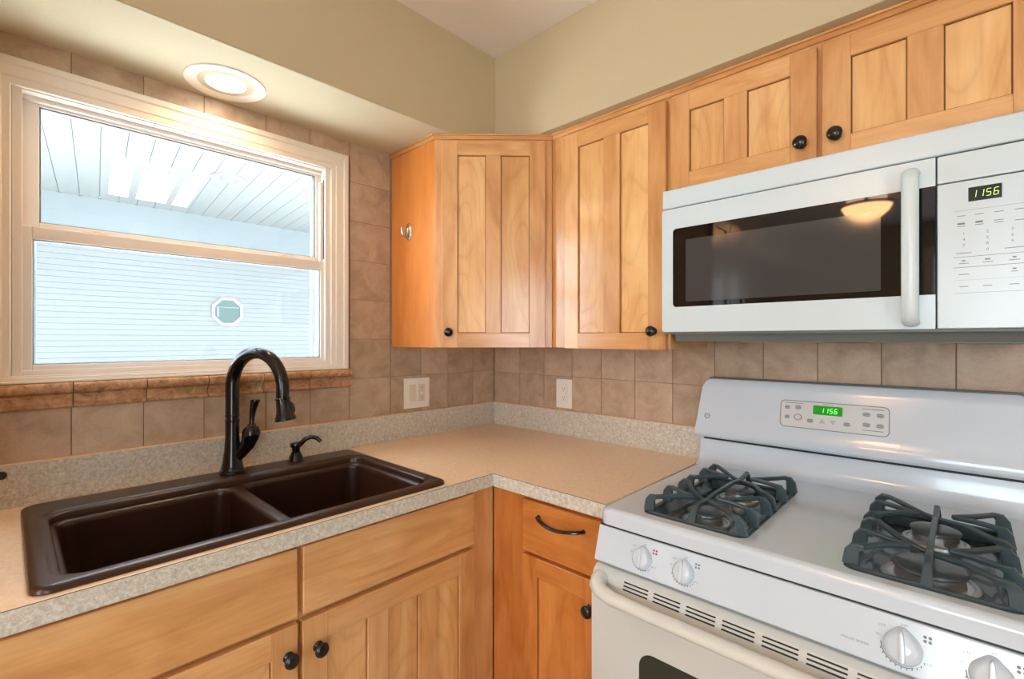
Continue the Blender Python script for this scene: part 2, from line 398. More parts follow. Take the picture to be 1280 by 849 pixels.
# ------------------------------------------------------------------ wall tile
def tiles(mb, cols, rows, th=0.27, gap=0.05, bev=0.045):
    for a, b in zip(cols, cols[1:]):
        for c, d in zip(rows, rows[1:]):
            lo, hi = min(a, b), max(a, b)
            mb.box(lo+gap/2+0.02, hi-gap/2-0.02, c+gap/2, d-gap/2, 0.0, th, bev, 2)
NF = frame((0, 0, 0), (1, 0, 0), (0, 0, 1))        # north wall: x, z, out of the wall
EF = frame((0, 0, 0), (0, -1, 0), (0, 0, 1))       # east wall: -y, z, out = -x
EF = Matrix(((0, 0, -1, 0), (-1, 0, 0, 0), (0, 1, 0, 0), (0, 0, 0, 1)))
cols = [-73.4, -67.4, -61.4, -55.4, -49.5, -42.42, -36.55, -30.57]
m = MB(NF)
tiles(m, cols, [38.0, 45.15]); tiles(m, cols, [79.1, SZ])
tiles(m, [-30.57, -23.54], [38.0, 46.02, 52.0, 57.95, 63.85, 69.7, 75.55, SZ])
tiles(m, [-23.54, -17.62, -11.75, -5.8, -0.35], [38.0, 46.02, 52.0])
tiles(m, [-73.4, -68.4], [45.15, 52, 57.95, 63.85, 69.7, 75.55, 79.1])
m.build('wall_tile', TILE, WN, label='tan square ceramic tiles')
m = MB(NF); g = 0.215
for a in ((-73.4, -30.57, 38, 46.5), (-73.4, -30.57, 78, SZ), (-30.6, -23.5, 38, SZ), (-23.6, 0, 38, 52), (-73.4, -68, 45, 79)): m.box(*a, -0.1, g)
m.build('grout', GROUT, WN)
ec = [0.35, 7.0, 12.75, 18.8, 24.5, 30.4, 36.3, 42.15, 48.1, 53.9, 59.8, 65.7, 71.7, 77.6]
m = MB(EF); tiles(m, ec, [38.0, 45.7, 51.6, 57.4]); m.build('wall_tile', TILE, WE, label='tan square ceramic tiles')
m = MB(EF); m.box(0, 78, 38, 57.4, -0.1, g); m.build('grout', GROUT, WE)
# carved stone border under the window
m = MB()
prof = [(-0.05, 45.0), (-0.62, 45.0), (-0.80, 45.12), (-0.84, 45.30), (-0.74, 45.46), (-0.55, 45.52), (-0.50, 45.62), (-0.56, 46.0), (-0.72, 46.30), (-0.80, 46.42),
        (-0.66, 46.50), (-0.95, 46.58), (-1.15, 46.78), (-1.22, 47.05), (-1.15, 47.36), (-0.92, 47.58), (-0.6, 47.65), (-0.05, 47.65)]
lc = [-74, -67.6, -61.3, -55.2, -49.2, -42.9, -36.8, -30.6]
for a, b in zip(lc, lc[1:]): m.prism(prof, 'x', a+0.04, b-0.04, tone=0.5)
struct(m.build('trim_1', LISTELLO, angle=60), 'brown carved stone border tile under the window', 'tile trim')

# ------------------------------------------------------------------ window over the sink
m = MB()
def ring(mb, x0, x1, z0, z1, w, y0, y1, bev=0.08, wt=None, wb=None, **k):
    wt = w if wt is None else wt; wb = w if wb is None else wb
    mb.box(x0, x0+w, y0, y1, z0, z1, bev, **k); mb.box(x1-w, x1, y0, y1, z0, z1, bev, **k)
    mb.box(x0+w-0.01, x1-w+0.01, y0, y1, z1-wt, z1, bev, **k); mb.box(x0+w-0.01, x1-w+0.01, y0, y1, z0, z0+wb, bev, **k)
# casing with a stepped, mitred profile
def casing(mb, x0, x1, z0, z1, prof, bottom=True):
    """prof: list of (inset from outer edge, y)"""
    L = []
    for d, y in prof:
        zb = z0+(d if bottom else 0)*0.30
        L.append([(x0+d, y, zb), (x1-d, y, zb), (x1-d, y, z1-d), (x0+d, y, z1-d)])
    mb.loops(L)
casing(m, -68.25, -31.0, 47.66, 79.06, [(0, 0), (0, -0.74), (0.08, -0.80), (0.62, -0.80), (0.78, -0.64), (1.75, -0.60), (1.9, -0.48), (2.44, -0.44), (2.52, -0.36), (2.52, 0.9), (2.52, 5.2)])
WIN = struct(m.build('window_1', TRIM_WHITE, angle=25), 'white framed double hung window above the sink', 'window')
m = MB()
ring(m, WX0, WX1, WZ0, WZ1, 0.75, 0.0, 5.0, 0.06, wt=0.5, wb=0.5)
m.box(WX0+0.75, WX1-0.75, 1.2, 2.0, WZ1-0.9, WZ1-0.4, 0.05)
m.box(-33.5-1.05, -33.5-0.75, 0.9, 1.6, 63.3, WZ1-2.2, 0.02)     # balance track cover on the right jamb
m.build('window_frame', VINYL, WIN)
m = MB(); m.box(-34.25, -34.16, 0.35, 0.62, 63.6, 75.0); m.box(-65.2, -65.12, 0.4, 0.7, 63.6, 76.2); m.build('jamb_slot', BLACKGAP, WIN)
# upper sash (outer track) and lower sash (inner track)
m = MB(); ring(m, -65.05, -33.5, 62.6, 76.7, 1.35, 1.75, 2.9, 0.08, wt=0.95, wb=1.3); US = m.build('upper_sash', VINYL, WIN)
m = MB(); ring(m, -63.72, -34.83, 63.85, 75.78, 0.16, 1.95, 2.7, 0.02); m.build('glazing_bead', plain('grey_gasket', srgb(120, 132, 136), 0.5), US)
m = MB(); m.box(-63.7, -34.9, 2.25, 2.33, 63.9, 75.75); m.build('pane', GLASS, US)
m = MB(); ring(m, -65.68, -33.2, 48.45, 63.25, 1.45, 0.55, 1.7, 0.09, wt=1.25, wb=0.95); LS = m.build('lower_sash', VINYL, WIN)
m = MB(); ring(m, -64.25, -34.62, 49.38, 62.02, 0.15, 0.8, 1.5, 0.02); m.build('glazing_bead', plain('grey_gasket_lower', srgb(150, 160, 165), 0.5), LS)
m = MB(); m.box(-64.2, -34.7, 1.1, 1.18, 49.4, 62.0); m.build('pane', GLASS, LS)
for x in (-59.3, -39.4):
    m = MB(); m.box(x-1.0, x+1.0, 0.75, 1.45, 63.2, 63.42, 0.08); m.box(x-0.3, x+0.5, 0.85, 1.35, 63.4, 63.55, 0.06)
    m.build('tilt_latch', plain('beige_latch', srgb(226, 204, 182), 0.4), LS)
m = MB(); ring(m, -64.9, -33.6, 48.9, 63.0, 1.05, 3.6, 3.95, 0.05, wt=0.5, wb=0.3); m.build('screen_frame', plain('pale_blue_screen_frame', srgb(196, 214, 224), 0.5), WIN)

# ------------------------------------------------------------------ outside
SH = 0.10; YB = 330
m = MB(); m.box(-420, 420, 5.2, 700, -34, -30); tag(m.build('patio', PATIO), 'pale ground outside the window', 'ground', kind='structure')
bld = thing('neighbouring_building', 'white sided building with an eight sided window seen through the sink window', 'building', (40, YB, -30))
m = MB(); lap = 3.54; zz = -30; L = []
pts = [(0.6, -30)]
while zz < 112:
    pts += [(-0.15, zz), (-0.45, zz+0.05), (0.0, zz+lap-0.12), (0.35, zz+lap-0.10)]; zz += lap
pts += [(0.6, zz)]
pts = [(YB+a, b) for a, b in pts]
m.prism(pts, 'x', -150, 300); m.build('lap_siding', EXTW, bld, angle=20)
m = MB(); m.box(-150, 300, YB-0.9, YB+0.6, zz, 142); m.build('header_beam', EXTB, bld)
oc = thing  # octagon window, 20 inches across its trim
def octa(r): return [(48.0+r*math.cos(PI/8+i*PI/4), 72.8+r*math.sin(PI/8+i*PI/4)) for i in range(8)]
m = MB(frame((0, YB, 0), (1, 0, 0), (0, 0, 1)))
m.plate(octa(11.2), [octa(9.2)], 0.2, 1.6)
ow = m.build('octagonal_window', EXTTRIM, bld)
m = MB(frame((0, YB, 0), (1, 0, 0), (0, 0, 1))); m.plate(octa(9.25), [], 0.5, 0.7); m.build('pane', EXTGLASS, ow)
m = MB(frame((0, YB, 0), (1, 0, 0), (0, 0, 1))); m.box(40, 56, 75.6, 76.2, 0.7, 0.9); m.box(41, 42.4, 69, 76, 0.7, 0.9); m.build('blind', EXTB, ow)
porch = thing('porch_roof', 'white panelled porch roof underside seen through the upper sash', 'porch roof', (40, 240, 141))
Y0 = 150
def sx(x, y): return x+(y-YB)*SH
sky_spans = [(-21.0, -11.5), (-7.5, 8.0), (11.5, 20.0)]
m = MB(); gm = MB(); x = -43.8-9.4*16; k = 0
while x < 330:
    a, b = x+0.1, x+9.3
    m.prism([(sx(a, Y0), Y0), (sx(b, Y0), Y0), (sx(b, YB), YB), (sx(a, YB), YB)], 'z', 141.3, 142.6, bev=0.10, seg=1)
    gm.lathe([(0.75, 0), (0.75, 0.3)], (x, YB-1.2, 140.9), 8)
    x += 9.4
m.prism([(-220, Y0), (330, Y0), (330, YB), (-220, YB)], 'z', 142.5, 143)
m.build('soffit_panel', EXTW, porch, angle=20)
gm.build('rivet', plain('dark_rivet', srgb(70, 78, 84), 0.6), porch)
m = MB()
for a, b in sky_spans:
    for (y0, y1) in ((244, 312), (232, 239)):
        m.prism([(sx(a, y0), y0), (sx(b, y0), y0), (sx(b, y1), y1), (sx(a, y1), y1)], 'z', 141.1, 141.35)
m.build('skylight_panel', plain('lit_skylight', (1, 1, 1, 1), 0.5, emis=(0.93, 0.97, 1, 1), es=0.0), porch, label='bright translucent roof light')
fx = thing('porch_ceiling_light', 'round white ceiling light under the porch roof outside the window', 'ceiling light', (19, 227, 141.3))
m = MB(); m.lathe([(8.6, 141.3), (8.6, 140.7), (7.9, 140.5), (0.1, 140.4)], (19, 227, 0), 32); m.build('rim', EXTW, fx)
m = MB(); m.lathe([(4.2, 140.5), (3.9, 139.3), (2.2, 138.6), (0.1, 138.4)], (19, 227, 0), 28); m.build('dome', EXTB, fx)

# ------------------------------------------------------------------ recessed light in the soffit
LC = (-48.5, -5.1)
lt = thing('recessed_light', 'round white recessed ceiling light, lit, in the soffit above the window', 'ceiling light', (LC[0], LC[1], SZ))
m = MB(); m.lathe([(4.15, SZ+0.0), (4.1, SZ-0.16), (3.9, SZ-0.22), (3.0, SZ-0.08), (2.05, SZ+0.25)], (LC[0], LC[1], 0), 48, caps=False)
m.build('trim_ring', LAMPRING, lt, angle=50)
m = MB(); m.lathe([(2.08, SZ-0.02), (1.8, SZ-0.10), (0.02, SZ-0.14)], (LC[0], LC[1], 0), 36); m.build('lens', LENS, lt, label='glowing warm white lens')
sp = bpy.data.lights.new('recessed_bulb', 'SPOT'); sp.energy = 5; sp.color = (1.0, 0.50, 0.18); sp.spot_size = math.radians(165); sp.spot_blend = 0.6; sp.shadow_soft_size = 0.05
so = bpy.data.objects.new('recessed_bulb', sp); COL.objects.link(so); so.parent = lt; so.location = (0, 0, -0.35*I)

# ceiling lamp behind the camera (mirrored in the microwave door)
PL = (-136, -45.5)
lp = thing('semi_flush_ceiling_light', 'bronze rimmed alabaster bowl ceiling light, seen mirrored in the microwave door', 'ceiling light', (PL[0], PL[1], HC))
m = MB(); m.lathe([(0.02, HC), (2.6, HC), (2.4, HC-0.9), (0.5, HC-1.4), (0.4, HC-5.2), (0.02, HC-5.2)], (PL[0], PL[1], 0), 28); m.build('stem', BRONZE, lp)
m = MB(); m.lathe([(6.1, HC-4.6), (6.5, HC-4.6), (6.5, HC-5.4), (6.1, HC-5.4)], (PL[0], PL[1], 0), 40, caps=False); m.build('rim', BRONZE, lp)
m = MB(); m.lathe([(6.1, HC-5.0), (5.2, HC-6.8), (3.2, HC-8.6), (1.2, HC-9.5), (0.02, HC-9.7)], (PL[0], PL[1], 0), 40); m.build('bowl', ALAB, lp)
pb = bpy.data.lights.new('ceiling_bulb', 'POINT'); pb.energy = 5; pb.color = (1.0, 0.78, 0.54); pb.shadow_soft_size = 0.12
po = bpy.data.objects.new('ceiling_bulb', pb); COL.objects.link(po); po.parent = lp; po.location = (0, 0, -3.2*I)

# ------------------------------------------------------------------ cabinets
def knob(parent, M, u, zz):
    m = MB(M); m.lathe([(0.42, 0), (0.46, -0.06), (0.30, -0.20), (0.24, -0.42), (0.34, -0.58), (0.58, -0.72), (0.64, -0.86), (0.60, -1.0), (0.42, -1.13), (0.18, -1.19), (0.02, -1.2)], (u, 0, zz), 28, 'y')
    return m.build('knob', KNOBM, parent, angle=60)
def door(parent, M, u0, u1, z0, z1, mulls, kn=None, st=2.25, rt=2.05, rb=2.1, name='door', mat=MAPLE, pmat=MAPLE_PANEL):
    """shaker door, front face at local y=-0.75; mulls = list of (a,b) mullions"""
    m = MB(M); y0, y1 = -0.75, 0.0; b = 0.05
    m.box(u0, u0+st, y0, y1, z0, z1, b, 1, grain='z'); m.box(u1-st, u1, y0, y1, z0, z1, b, 1, grain='z')
    m.box(u0+st-0.02, u1-st+0.02, y0+0.004, y1, z1-rt, z1, b, 1, grain='x'); m.box(u0+st-0.02, u1-st+0.02, y0+0.004, y1, z0, z0+rb, b, 1, grain='x')
    for a, c in mulls: m.box(a, c, y0+0.004, y1, z0+rb-0.02, z1-rt+0.02, b, 1, grain='z')
    o = m.build(name, mat, parent)
    e = [u0+st]+[w for q in mulls for w in q]+[u1-st]
    for a, c in zip(e[::2], e[1::2]):
        m = MB(M); m.box(a-0.05, c+0.05, y0+0.30, y1-0.1, z0+rb-0.05, z1-rt+0.05, grain='z'); m.build('panel', pmat, o)
    # thin dark brown groove line round every panel
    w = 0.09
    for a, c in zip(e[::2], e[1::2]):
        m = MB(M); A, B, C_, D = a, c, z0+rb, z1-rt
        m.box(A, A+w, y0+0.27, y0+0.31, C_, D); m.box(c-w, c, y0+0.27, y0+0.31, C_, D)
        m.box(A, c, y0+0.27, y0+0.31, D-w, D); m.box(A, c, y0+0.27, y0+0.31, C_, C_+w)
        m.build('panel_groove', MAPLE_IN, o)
    if kn: knob(o, M@Matrix.Translation((0, -0.75, 0)), kn[0], kn[1])
    return o
def top_trim(parent, M, u0, u1, zt, y=-0.28):
    m = MB(M); m.box(u0, u1, y, 0.6, zt-0.75, zt-0.22, 0.05, 1, grain='x'); m.box(u0, u1, y-0.25, 0.6, zt-0.24, zt-0.02, 0.06, 1, grain='x')
    return m.build('top_moulding', MAPLE, parent)
ZB, ZT = 50.8, SZ
# --- corner wall cabinet
q = 11.4; c2 = 23.4
cc = thing('corner_wall_cabinet', 'angled maple corner wall cabinet with a two panel door beside the window', 'cabinet', (-12, -12, ZB))
m = MB(); m.prism([(-c2+0.5, -0.45), (-c2+0.5, -q+0.3), (-q-0.35, -c2+0.45), (-0.45, -c2+0.45), (-0.45, -0.45)], 'z', ZB, ZT-0.1, grain='x'); m.build('body', MAPLE, cc)
m = MB(); m.box(-c2, -c2+0.52, -q-0.0, -0.35, ZB-0.02, ZT-0.75, 0.03, 1, tone=0.5); m.build('side_panel', MAPLE_SIDE_LIT, cc, label='flat side panel coloured orange for the light on it')
DM = frame((-(q+c2)/2, -(q+c2)/2, 0), (1, -1, 0), (1, 1, 0))   # local x right, y into the cabinet, z up
hw = (c2-q)/math.sqrt(2)
m = MB(DM)
m.box(-hw+0.02, -6.9, -0.02, 0.75, ZB, ZT-0.7, 0.03, 1); m.box(6.9, hw-0.02, -0.02, 0.75, ZB, ZT-0.7, 0.03, 1)
m.box(-6.9, 6.9, -0.02, 0.75, ZT-2.2, ZT-0.7, 0.03, 1, grain='x'); m.box(-6.9, 6.9, -0.02, 0.75, ZB, ZB+1.2, 0.03, 1, grain='x')
m.build('face_frame', MAPLE, cc)
door(cc, DM, -7.36, 7.38, ZB, 80.25, [(-1.12, 1.04)], (-6.33, 53.0))
tm = top_trim(cc, DM, -hw-0.1, hw+0.15, ZT)
m = MB(); m.box(-c2-0.28, -c2+0.5, -q-0.12, -0.35, ZT-0.75, ZT-0.22, 0.05, 1, grain='y'); m.box(-c2-0.5, -c2+0.5, -q-0.2, -0.35, ZT-0.24, ZT-0.02, 0.05, 1, grain='y'); m.build('top_moulding', MAPLE, cc)
# --- wall cabinet left of the microwave.  east cabinets: local x = -y, local y = +x
def EM(x): return Matrix(((0, 1, 0, x), (-1, 0, 0, 0), (0, 0, 1, 0), (0, 0, 0, 1)))
E1 = EM(-q)
wc = thing('wall_cabinet', 'tall maple wall cabinet with a two panel door between corner cabinet and microwave', 'cabinet', (-6, -32.5, ZB))
m = MB(); m.box(-q+0.7, -0.45, -41.15, -c2+0.0, ZB+0.01, ZT-0.1, 0.02, 1); m.build('body', MAPLE, wc)
m = MB(E1); m.box(c2+0.02, 26.5, -0.02, 0.74, ZB, ZT-0.7, 0.03, 1); m.box(40.3, 41.2, -0.02, 0.74, ZB, ZT-0.7, 0.03, 1)
m.box(26.5, 40.3, -0.02, 0.74, ZT-2.2, ZT-0.7, 0.03, 1, grain='x'); m.box(26.5, 40.3, -0.02, 0.74, ZB, ZB+1.2, 0.03, 1, grain='x'); m.build('face_frame', MAPLE, wc)
door(wc, E1, 26.1, 40.9, ZB-0.1, 80.25, [(32.4, 34.75)], (39.4, 52.95))
top_trim(wc, E1, c2+0.3, 41.2, ZT)
# --- cabinet over the microwave
oc = thing('over_microwave_cabinet', 'short maple wall cabinet with two doors above the microwave', 'cabinet', (-6, -56.3, 68.9))
m = MB(); m.box(-q+0.7, -0.45, -71.7, -41.25, 68.95, ZT-0.1, 0.02, 1); m.build('body', MAPLE, oc)
m = MB(E1); m.box(41.25, 42.2, -0.02, 0.74, 68.9, ZT-0.7, 0.03, 1); m.box(70.6, 71.7, -0.02, 0.74, 68.9, ZT-0.7, 0.03, 1); m.box(55.4, 57.2, -0.02, 0.74, 68.9, ZT-0.7, 0.03, 1, tone=0.1)
for a, b in ((42.2, 55.4), (57.2, 70.6)): m.box(a, b, -0.02, 0.74, ZT-2.2, ZT-0.7, 0.03, 1, grain='x'); m.box(a, b, -0.02, 0.74, 68.9, 70.0, 0.03, 1, grain='x')
m.build('face_frame', MAPLE, oc)
door(oc, E1, 41.45, 56.08, 69.35, 80.1, [(47.5, 49.85)], (54.85, 71.0), rt=2.0, rb=1.75)
door(oc, E1, 56.52, 71.3, 69.35, 80.1, [(62.75, 65.1)], (57.65, 71.05), rt=2.0, rb=1.6)
top_trim(oc, E1, 41.2, 71.8, ZT)
# --- sink base cabinet: local x=x, y=+y
N1 = Matrix.Translation((0, -24.0, 0))
CT = 35.9                                                   # counter top height
sb = thing('sink_base_cabinet', 'maple base cabinet with two doors and false drawer fronts under the sink', 'cabinet', (-48, -12, 0))
m = MB()
m.prism([(-71.6, 4), (-71.6, 34.3), (-70.9, 34.3), (-70.9, 26.6), (-25.6, 26.6), (-25.6, 34.3), (-24.9, 34.3), (-24.9, 4)], 'y', -23.3, -0.4)
m.box(-71.6, -24.9, -20.5, -0.4, 0, 4); m.build('body', MAPLE, sb)
m = MB(N1)
m.box(-71.6, -69.2, 0, 0.75, 4, 34.38, 0.03, 1); m.box(-49.4, -47.0, 0, 0.75, 4, 34.38, 0.03, 1, tone=0.1); m.box(-28.4, -24.05, 0, 0.75, 4, 34.38, 0.03, 1, tone=0.55)
for a, b in ((-69.2, -49.4), (-47.0, -28.4)):
    m.box(a, b, 0, 0.75, 33.0, 34.38, 0.03, 1, grain='x', tone=0.1); m.box(a, b, 0, 0.75, 26.9, 28.1, 0.03, 1, grain='x', tone=0.1); m.box(a, b, 0, 0.75, 4, 5.2, 0.03, 1, grain='x')
m.build('face_frame', MAPLE, sb)
for a, b in ((-69.0, -48.5), (-48.05, -27.75)):
    m = MB(N1); m.box(a, b, -0.75, 0, 27.85, 33.85, 0.12, 3, grain='x', tone=0.75); m.build('false_drawer_front', MAPLE, sb)
door(sb, N1, -69.0, -48.5, 5, 27.35, [(-63.2, -60.9), (-56.9, -54.6)], (-49.35, 24.85), st=2.2, rt=2.3)
door(sb, N1, -48.1, -27.8, 5, 27.35, [(-41.75, -39.45), (-35.75, -33.4)], (-46.75, 24.6), st=2.3, rt=2.35)
# --- drawer base cabinet left of the range
E2 = EM(-24.0)
db = thing('drawer_base_cabinet', 'narrow maple base cabinet with a drawer over a door between sink corner and range', 'cabinet', (-12, -33, 0))
m = MB(); m.box(-23.3, -0.2, -41.0, -25.0, 4, 34.3, 0.02, 1); m.box(-20.5, -0.2, -41.0, -25.0, 0, 4); m.build('body', MAPLE_SHADED, db)
m = MB(E2); m.box(24.1, 27.3, 0.0, 0.75, 4, 34.38, 0.03, 1, tone=0.0); m.box(27.3, 30.0, -0.06, 0.74, 4, 34.38, 0.03, 1, tone=0.0); m.box(39.6, 41.0, 0, 0.75, 4, 34.38, 0.03, 1)  # corner filler stiles toned darkest, shade put into the colour
m.box(30.0, 39.6, 0, 0.75, 33.0, 34.38, 0.03, 1, grain='x', tone=0.1); m.box(30.0, 39.6, 0, 0.75, 26.9, 28.1, 0.03, 1, grain='x', tone=0.1); m.build('face_frame', MAPLE_SHADED, db)
m = MB(E2); m.box(29.5, 40.2, -0.75, 0, 27.75, 33.65, 0.12, 3, grain='x', tone=0.6); dr = m.build('drawer', MAPLE_SHADED, db)
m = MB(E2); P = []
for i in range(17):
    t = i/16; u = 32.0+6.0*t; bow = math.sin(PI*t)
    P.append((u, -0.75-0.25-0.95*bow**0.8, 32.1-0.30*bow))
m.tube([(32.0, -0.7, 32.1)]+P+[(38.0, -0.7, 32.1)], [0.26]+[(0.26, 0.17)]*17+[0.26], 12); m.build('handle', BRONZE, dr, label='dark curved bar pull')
door(db, E2, 29.5, 40.2, 5, 27.35, [], (38.9, 24.5), st=2.15, rt=2.2, mat=MAPLE_SHADED, pmat=MAPLE_SHADED_PANEL)
# tall pantry cabinet beyond the frame, left of the counter (mirrored in the microwave door)
pc = thing('pantry_cabinet', 'tall maple pantry cabinet left of the sink counter', 'cabinet', (-85, -12, 0))
N2 = Matrix.Translation((-0.0, -24.0, 0))
m = MB(); m.box(-97, -74.4, -23.9, -0.2, 0.05, 81.3, 0.05, 1); m.build('body', MAPLE, pc)
door(pc, N2, -96.6, -86.0, 5, 50, [], (-87.1, 46)); door(pc, N2, -85.6, -74.8, 5, 50, [], (-84.6, 46))
door(pc, N2, -96.6, -86.0, 51, 80.2, [], (-87.1, 53)); door(pc, N2, -85.6, -74.8, 51, 80.2, [], (-84.6, 53))

# ------------------------------------------------------------------ countertop
SX0, SX1, SY0, SY1 = -65.1, -31.9, -24.9, -2.6          # sink rim
XL, DC, YR = -74.3, -25.55, -41.15
hole = rrect(SX0+0.6, SX1-0.6, SY0+0.5, SY1-0.5, 0.8)
m = MB(); m.plate([(XL, -0.42), (XL, DC), (DC, DC), (DC, YR), (-0.42, YR), (-0.42, -0.42)], [hole], CT-1.45, CT)
ctp = m.build('countertop', LAM_TOP)
tag(ctp, 'beige laminate L shaped countertop with a speckled grey edge and splash', 'countertop')
m = MB()
m.box(XL, DC+0.02, DC-0.05, DC+0.02, CT-1.5, CT-0.045, 0.01, 1); m.box(DC-0.05, DC+0.02, YR, DC+0.0, CT-1.5, CT-0.045, 0.01, 1)
m.build('front_edge', LAM_EDGE, ctp, label='speckled grey front edge')
m = MB(); m.box(XL, DC-0.04, DC-0.04, DC+0.03, CT-0.055, CT-0.003); m.box(DC-0.04, DC+0.03, YR, DC, CT-0.055, CT-0.003); m.build('edge_seam', SEAM, ctp)
HB = 4.15
m = MB(); m.box(XL, -0.34, -1.12, -0.34, CT-0.01, CT+HB-0.05, 0.02, 1); m.box(-1.12, -0.34, -41.1, -1.12, CT-0.01, CT+HB-0.05, 0.02, 1)
m.build('backsplash', LAM_EDGE, ctp, label='speckled grey upstand')
m = MB(); m.box(XL, -0.34, -1.14, -0.33, CT+HB-0.06, CT+HB, 0.02, 1); m.box(-1.14, -0.33, -41.1, -1.1, CT+HB-0.06, CT+HB, 0.02, 1)
m.build('backsplash_cap', LAM_TOP, ctp)
# black round plug on the splash at the left
m = MB(); m.lathe([(0.36, -1.12), (0.36, -1.34), (0.28, -1.4), (0.02, -1.4)], (-66.35, 0, 39.15), 20, 'y'); tag(m.build('wall_button', BLACKGAP), 'small round black button on the splash at the far left', 'button')

# ------------------------------------------------------------------ sink
RZ = CT+0.46
sk = thing('kitchen_sink', 'dark brown double bowl drop in sink in the countertop', 'sink', (-48.5, -13.7, CT))
m = MB()
ro = lambda d, r: rrect(SX0+d, SX1-d, SY0+d, SY1-d, r)
A0, A1, A2, A3 = -63.45, -33.15, -23.25, -6.95                # bowl opening
ri = lambda d, r: rrect(A0+d, A1-d, A2+d, A3-d, r)
m.loops([z(ro(0.0, 1.1), CT+0.0), z(ro(0.0, 1.1), CT+0.22), z(ro(0.10, 1.05), RZ-0.10), z(ro(0.28, 0.95), RZ-0.02), z(ro(0.5, 0.9), RZ),
         z(ri(-0.75, 2.2), RZ), z(ri(-0.62, 2.1), RZ-0.02), z(ri(-0.5, 2.0), RZ-0.12), z(ri(-0.35, 1.8), RZ-0.16), z(ri(-0.10, 1.7), RZ-0.22), z(ri(0.0, 1.6), RZ-0.40), z(ri(0.04, 1.6), RZ-0.85)], tone=0.5)
DV = -48.25
b1 = lambda d, r: rrect(A0+0.04+d, DV-0.22-d, A2+0.04+d, A3-0.04-d, r)
b2 = lambda d, r: rrect(DV+0.22+d, A1-0.04-d, A2+0.04+d, A3-0.04-d, r)
zd = RZ-0.85
m.plate(ri(0.04, 1.6), [b1(0.0, 1.55), b2(0.0, 1.55)], zd-0.02, zd)
for bb in (b1, b2):
    m.loops([z(bb(0.0, 1.55), zd), z(bb(0.16, 1.5), zd-0.03), z(bb(0.32, 1.45), zd-0.13), z(bb(0.44, 1.4), zd-0.30), z(bb(0.50, 1.4), zd-0.6), z(bb(0.75, 1.6), zd-6.8), z(bb(1.1, 1.7), zd-7.5), z(bb(1.9, 1.8), zd-8.0), z(bb(3.2, 2.0), zd-8.15)], False, True, tone=0.5)
m.build('basin', SINKM, sk, angle=50)
for x in ((A0+DV)/2, (A1+DV)/2):
    m = MB(); m.lathe([(2.2, zd-8.1), (2.1, zd-8.0), (1.7, zd-8.05), (1.5, zd-8.12), (0.02, zd-8.12)], (x, -14.5, 0), 28); m.build('drain', CHROME, sk)

# ------------------------------------------------------------------ faucet
F0 = Vector((-47.55, -4.1, RZ))
fc = thing('kitchen_faucet', 'oil rubbed bronze gooseneck pull down faucet behind the sink', 'faucet', F0)
fd = Vector((math.sin(math.radians(20)), -math.cos(math.radians(20)), 0))
m = MB(); m.lathe([(1.42, 0), (1.42, 0.12), (1.30, 0.2), (1.34, 0.28), (1.22, 0.42), (1.05, 1.2), (0.86, 2.6), (0.76, 4.2), (0.76, 5.9), (0.80, 6.0), (0.80, 6.15), (0.72, 6.2), (0.72, 6.5), (0.78, 6.55), (0.78, 6.7), (0.70, 6.78)], F0, 32)
m.build('body', BRONZE, fc, angle=45)
m = MB(); R = 4.1; zc = 10.0; P = [F0+Vector((0, 0, h)) for h in (6.7, 8.0, 9.3)]
for i in range(25):
    a = PI-(PI*1.04)*i/24; P.append(F0+fd*(R+R*math.cos(a))+Vector((0, 0, zc+R*math.sin(a))))
P.append(P[-1]+Vector((fd.x*-0.02, fd.y*-0.02, -0.35)))
m.tube(P, [0.74]*3+[0.74-0.05*min(i/20, 1) for i in range(26)], 20, up=(fd.y, -fd.x, 0)); m.build('spout', BRONZE, fc, angle=60)
T = P[-1]; dn = Vector((fd.x*0.20, fd.y*0.20, -1)).normalized()
m = MB(); hs = [(0.66, 0), (0.74, 0.05), (0.74, 0.2), (0.66, 0.26), (0.68, 0.6), (0.72, 1.2), (0.80, 1.7), (0.95, 2.15), (1.02, 2.4), (1.02, 2.5), (0.96, 2.58), (0.7, 2.6)]
m.tube([T+dn*h for r, h in hs], [r*1.1 for r, h in hs], 24); sh = m.build('spray_head', BRONZE, fc, angle=50)
bt = (fd*0.7+Vector((0.7, 0.25, 0))).normalized()
m = MB(); m.tube([T+dn*0.5+bt*0.66, T+dn*0.8+bt*0.80, T+dn*1.3+bt*0.86, T+dn*1.7+bt*0.92], [0.12, 0.26, 0.28, 0.14], 12); m.build('spray_button', BLACKGAP, sh)
hd = Vector((0.80, -0.60, 0))
m = MB(); B = F0+Vector((0, 0, 1.3)); Q = [B, B+hd*0.9+Vector((0, 0, 0.9)), B+hd*1.7+Vector((0, 0, 1.9)), B+hd*2.0+Vector((0, 0, 2.8)), B+hd*2.1+Vector((0, 0, 3.4)), B+hd*2.12+Vector((0, 0, 3.9)), B+hd*2.12+Vector((0, 0, 4.15))]
m.tube(Q, [0.66, 0.70, 0.80, 0.95, 1.0, 0.74, 0.38], 20); hb = m.build('handle_hub', BRONZE, fc, angle=60)
m = MB(); Bq = Q[-1]; m.lathe([(0.42, -0.08), (0.5, 0), (0.5, 0.1), (0.40, 0.16)], Bq, 20); m.build('handle_collar', BRONZE_HI, hb)
m = MB(); m.tube([Bq+Vector((0, 0, 0.1)), Bq+hd*0.04+Vector((0, 0, 0.9)), Bq+hd*0.16+Vector((0, 0, 1.8)), Bq+hd*0.34+Vector((0, 0, 2.6)), Bq+hd*0.42+Vector((0, 0, 2.95)), Bq+hd*0.43+Vector((0, 0, 3.05))], [0.30, 0.31, 0.38, 0.48, 0.54, 0.50], 16)
m.build('lever', BRONZE, hb, angle=60)
